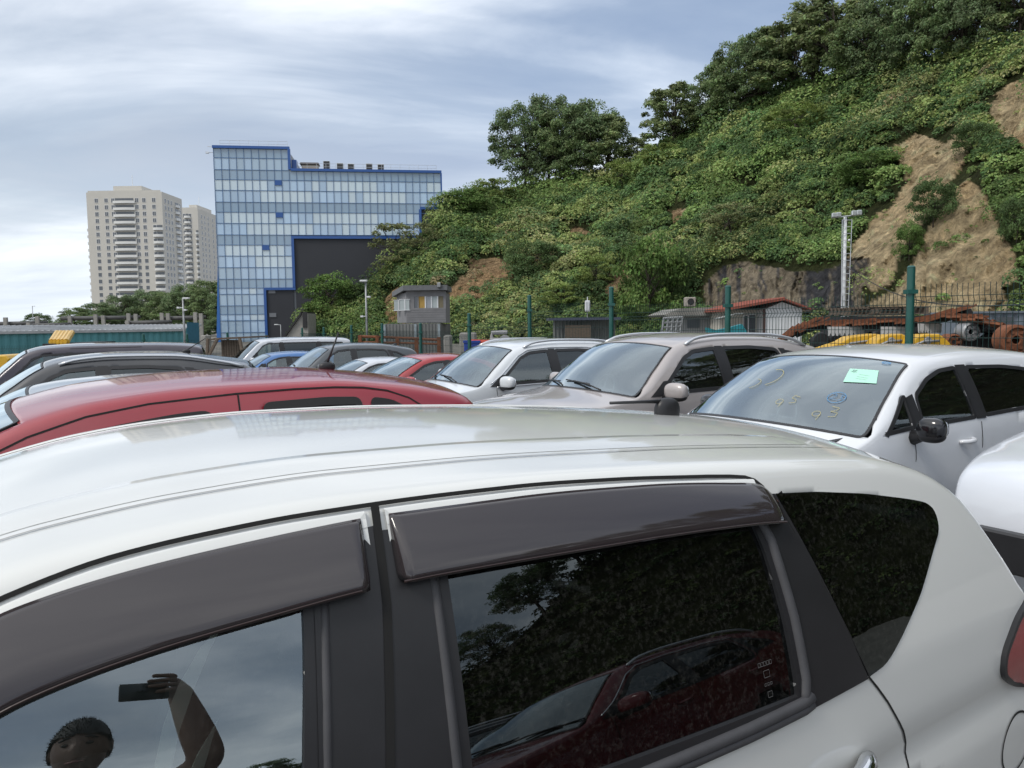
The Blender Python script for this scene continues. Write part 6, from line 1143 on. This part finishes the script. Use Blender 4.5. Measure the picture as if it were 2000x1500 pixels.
# ------------------------------------------------------------------ photographer, seen in the front door glass
def person():
    F2 = np.array([-.4525, .8917, 0]); Rr = np.array([.8917, .4525, 0]); Up = np.array([0, 0, 1.0])
    o = np.array([-.34, -.46]) ; HX = CAM+Rr*(-.175)-F2*.24+Up*(-.135)      # head centre
    r = empty('person', (HX[0], HX[1], 0), 0, 'man in a dark t-shirt holding a phone up, mirrored in the front door glass', 'person')
    base = np.array([HX[0], HX[1], 0])
    W = lambda f, s, z: HX*np.array([1, 1, 0])+F2*f+Rr*s+Up*z-base
    hz = HX[2]; SKIN = pmat('skin', (.17, .10, .07), .55, var=.15, vscale=12); SHIRT = pmat('dark_shirt', (.018, .02, .03), .85, var=.2, vscale=15); HAIR = pmat('dark_hair', (.012, .010, .009), .7); JEAN = pmat('jeans', (.03, .045, .08), .9)
    def skin(name, nodes, edges, mat, sub=2, root=0):
        me = bpy.data.meshes.new(name); me.from_pydata([tuple(n[0]) for n in nodes], edges, []); ob = link(name, me, mat, r); md = ob.modifiers.new('skin', 'SKIN'); md.use_smooth_shade = True
        for i, n in enumerate(nodes): me.skin_vertices[0].data[i].radius = n[1] if isinstance(n[1], tuple) else (n[1], n[1]); me.skin_vertices[0].data[i].use_root = (i == root)
        s = ob.modifiers.new('sub', 'SUBSURF'); s.levels = sub; s.render_levels = sub; return ob
    C0 = CAM-base
    # body skeleton (bare skin incl. arms, neck, legs under clothes)
    wr_ = C0+Rr*.105-F2*.075+Up*(-.045); el = C0+Rr*.165-F2*.11+Up*(-.33); shR = W(-.10, .19, hz-.27)
    nodes = [(W(0-.02, 0, hz-.72), (.13, .10)), (W(-.03, 0, hz-.52), (.14, .10)), (W(-.03, 0, hz-.34), (.15, .09)), (W(-.02, 0, hz-.20), .06), (W(-.01, 0, hz-.12), .058),
             (shR, .062), (el, .060), (el*.5+wr_*.5, .054), (wr_, .040), (W(-.05, -.20, hz-.32), .062), (W(-.06, -.26, hz-.60), .045), (W(.04, -.25, hz-.84), .030),
             (W(0, .10, hz-.80), .095), (W(.01, .11, hz-1.12), .062), (W(-.01, .12, .09), .042), (W(0, -.10, hz-.80), .095), (W(.01, -.11, hz-1.12), .062), (W(-.01, -.12, .09), .042), (W(.12, .13, .04), .038), (W(.12, -.13, .04), .038), (C0+np.array([.108, -.004, .0]), .032)]
    ed = [(0, 1), (1, 2), (2, 3), (3, 4), (2, 5), (5, 6), (6, 7), (7, 8), (2, 9), (9, 10), (10, 11), (8, 20), (0, 12), (12, 13), (13, 14), (0, 15), (15, 16), (16, 17), (14, 18), (17, 19)]
    skin('body', nodes, ed, SKIN)
    sh = [(nodes[0][0]+Up*.02, (.16, .125)), (nodes[1][0], (.165, .125)), (nodes[2][0], (.17, .11)), (nodes[3][0]-Up*.03, .072), (shR, .085), (shR*.55+el*.45, .068), (nodes[9][0], .08), (nodes[9][0]*.5+nodes[10][0]*.5, .065)]
    skin('t_shirt', sh, [(0, 1), (1, 2), (2, 3), (2, 4), (4, 5), (2, 6), (6, 7)], SHIRT)
    tr = [(nodes[0][0]-Up*.03, (.15, .12)), (nodes[12][0], .105), (nodes[13][0], .075), (nodes[14][0]+Up*.03, .06), (nodes[15][0], .105), (nodes[16][0], .075), (nodes[17][0]+Up*.03, .06)]
    skin('trousers', tr, [(0, 1), (1, 2), (2, 3), (0, 4), (4, 5), (5, 6)], JEAN)
    # head with face
    FM = Matrix((tuple(Rr), tuple(F2), (0, 0, 1))).transposed() @ Matrix.Rotation(radians(6), 3, 'Y')
    hc = HX-base; m = MB(); vs = []; nu, nv = 40, 30
    for j in range(nv+1):
        t = -pi/2+pi*j/nv
        for i in range(nu):
            a = 2*pi*i/nu; x, y, z = cos(t)*cos(a), cos(t)*sin(a), sin(t)
            wx = .078*(1-.20*max(0, -z)**1.5); wy = .098*(1-.06*max(0, -z)); q = Vector((x*wx, y*wy, z*.125))
            fr = max(0, y)
            q.y += fr*(.026*math.exp(-((x/.16)**2+((z+.18)/.20)**2))            # nose
                     - .010*math.exp(-(((abs(x)-.42)/.20)**2+((z-.04)/.12)**2))    # eye sockets
                     + .006*math.exp(-((z-.24)/.10)**2)                            # brow
                     + .008*math.exp(-((x/.34)**2+((z+.55)/.09)**2))+.010*math.exp(-((x/.3)**2+((z+.88)/.14)**2)))
            vs.append(tuple(Vector(hc)+FM @ q))
    fs = [(j*nu+i, j*nu+(i+1) % nu, (j+1)*nu+(i+1) % nu, (j+1)*nu+i) for j in range(nv) for i in range(nu)]; m.add(vs, fs)
    for sx in (1, -1): m.blob(tuple(Vector(hc)+FM @ Vector((sx*.080, -.008, .005))), (.010, .020, .032), 2.2, 12, 8, M=FM)
    head = m.build('head', SKIN, r, smooth=True)
    for sx in (1, -1):
        m = MB(); m.blob(tuple(Vector(hc)+FM @ Vector((sx*.031, .082, .006))), (.012, .009, .007)); e = m.build('eye', pmat('eye_dark', (.03, .02, .015), .2), head, smooth=True)
        m = MB(); m.tube([tuple(Vector(hc)+FM @ Vector((sx*x, y, z))) for x, y, z in ((.012, .094, .026), (.032, .091, .031), (.052, .078, .024))], [.004, .006, .003], 6); m.build('eyebrow', HAIR, head, smooth=True)
    m = MB(); m.tube([tuple(Vector(hc)+FM @ Vector((x, y, -.068))) for x, y in ((-.024, .088), (0, .098), (.024, .088))], [.003, .0055, .003], 6); m.build('mouth', pmat('lips', (.22, .09, .08), .5), head, smooth=True)
    # hair: cap of short strands over the skull
    m = MB(); vs = []; nv2 = 16
    for j in range(nv2+1):
        for i in range(nu):
            a = 2*pi*i/nu; y_ = sin(a); lim = .30 if y_ > .3 else (-.25 if y_ < 0 else .30-(.3-y_)*1.8); lim += .06*math.sin(a*9)*.5; zz = 1-(1-lim)*(j/nv2); t = math.asin(min(1, zz)); x, y, z = cos(t)*cos(a), cos(t)*sin(a), sin(t)
            n_ = .006+.003*random.random(); vs.append(tuple(Vector(hc)+FM @ Vector((x*(.080+n_), y*(.100+n_), z*(.127+n_)))))
    m.add(vs, [(j*nu+i, (j+1)*nu+i, (j+1)*nu+(i+1) % nu, j*nu+(i+1) % nu) for j in range(nv2) for i in range(nu)]); 
    for k in range(900):
        a = random.uniform(0, 2*pi); y_ = sin(a); lim = .30 if y_ > .3 else (-.25 if y_ < 0 else .30-(.3-y_)*1.8); zz = random.uniform(lim-.05, 1); t = math.asin(min(1, zz)); d = Vector((cos(t)*cos(a), cos(t)*sin(a), sin(t))); p0 = Vector((d.x*.084, d.y*.104, d.z*.131)); p1 = p0+d*.010+Vector((random.uniform(-.006, .006), random.uniform(0, .008), random.uniform(-.004, .006))); w = Vector((.0012, .0008, .0008)); m.add([tuple(Vector(hc)+FM @ q_) for q_ in (p0-w, p0+w, p1)], [(0, 1, 2)])
    m.build('hair', HAIR, head, smooth=True)
    # hand: palm beside the phone's right end, four fingers over its back, thumb on its face
    Fw = N3 = np.array([-.4157, .8193, -.395])*-1; outn = -Fw    # phone's back faces the glass
    dn = np.array(RM @ Vector((0, 0, -1))); rt = np.array(RM @ Vector((1, 0, 0))); upv = np.array(RM @ Vector((0, 1, 0))); 
    q = lambda a, b, c: C0+rt*a+upv*b+dn*c       # a right, b up, c towards the car
    hn = [(wr_, .038), (q(.125, -.005, -.022), (.034, .026)), (q(.112, .004, -.014), (.038, .020)), (q(.100, .004, -.008), (.038, .014))]
    palm = skin('hand', hn, [(0, 1), (1, 2), (2, 3)], SKIN)
    for b0, b1, ln, ex in ((.030, .038, .060, .012), (.014, .016, .075, .014), (-.004, -.006, .072, .014), (-.022, -.030, .050, .012)):
        st = q(.104, b0, -.004); k1 = q(.088, b0*.7+b1*.3, .013); k2 = q(.088-ln*.45, b0*.3+b1*.7, .010); tip = q(.088-ln, b1, .004)
        skin('finger', [(st, .0105), (k1, .0098), (k2, .0085), (tip, .0072)], [(0, 1), (1, 2), (2, 3)], SKIN)
    skin('thumb', [(q(.115, -.020, -.020), .0125), (q(.090, -.028, -.026), .0110), (q(.065, -.020, -.024), .0095)], [(0, 1), (1, 2)], SKIN)
    # phone held level, its lens corner at the taking point
    ph = empty('phone', tuple(CAM), 0, 'dark smartphone held sideways by the photographer, mirrored in the front door glass', 'phone')
    Mp = Matrix((tuple(rt), tuple(dn), tuple(upv))).transposed().to_4x4(); m = MB(); m.box((-.060, -.0135, -.056), (.087, -.0050, .015), ch=.0035, M=Mp); m.build('case', pmat('phone_back', (.03, .035, .035), .25, .2), ph, auto=50)
    for a, b in ((0, -.018), (.018, 0), (.018, -.018)): m = MB(); m.lathe([(0, -.0032), (.006, -.0032), (.0065, -.005)], (0, 0, 0), 'y', 20); m.v = [tuple(Mp @ Vector((v[0]+a, v[1], v[2]+b))) for v in m.v]; m.build('lens', GLOSSBLACK, ph, smooth=True)
person()
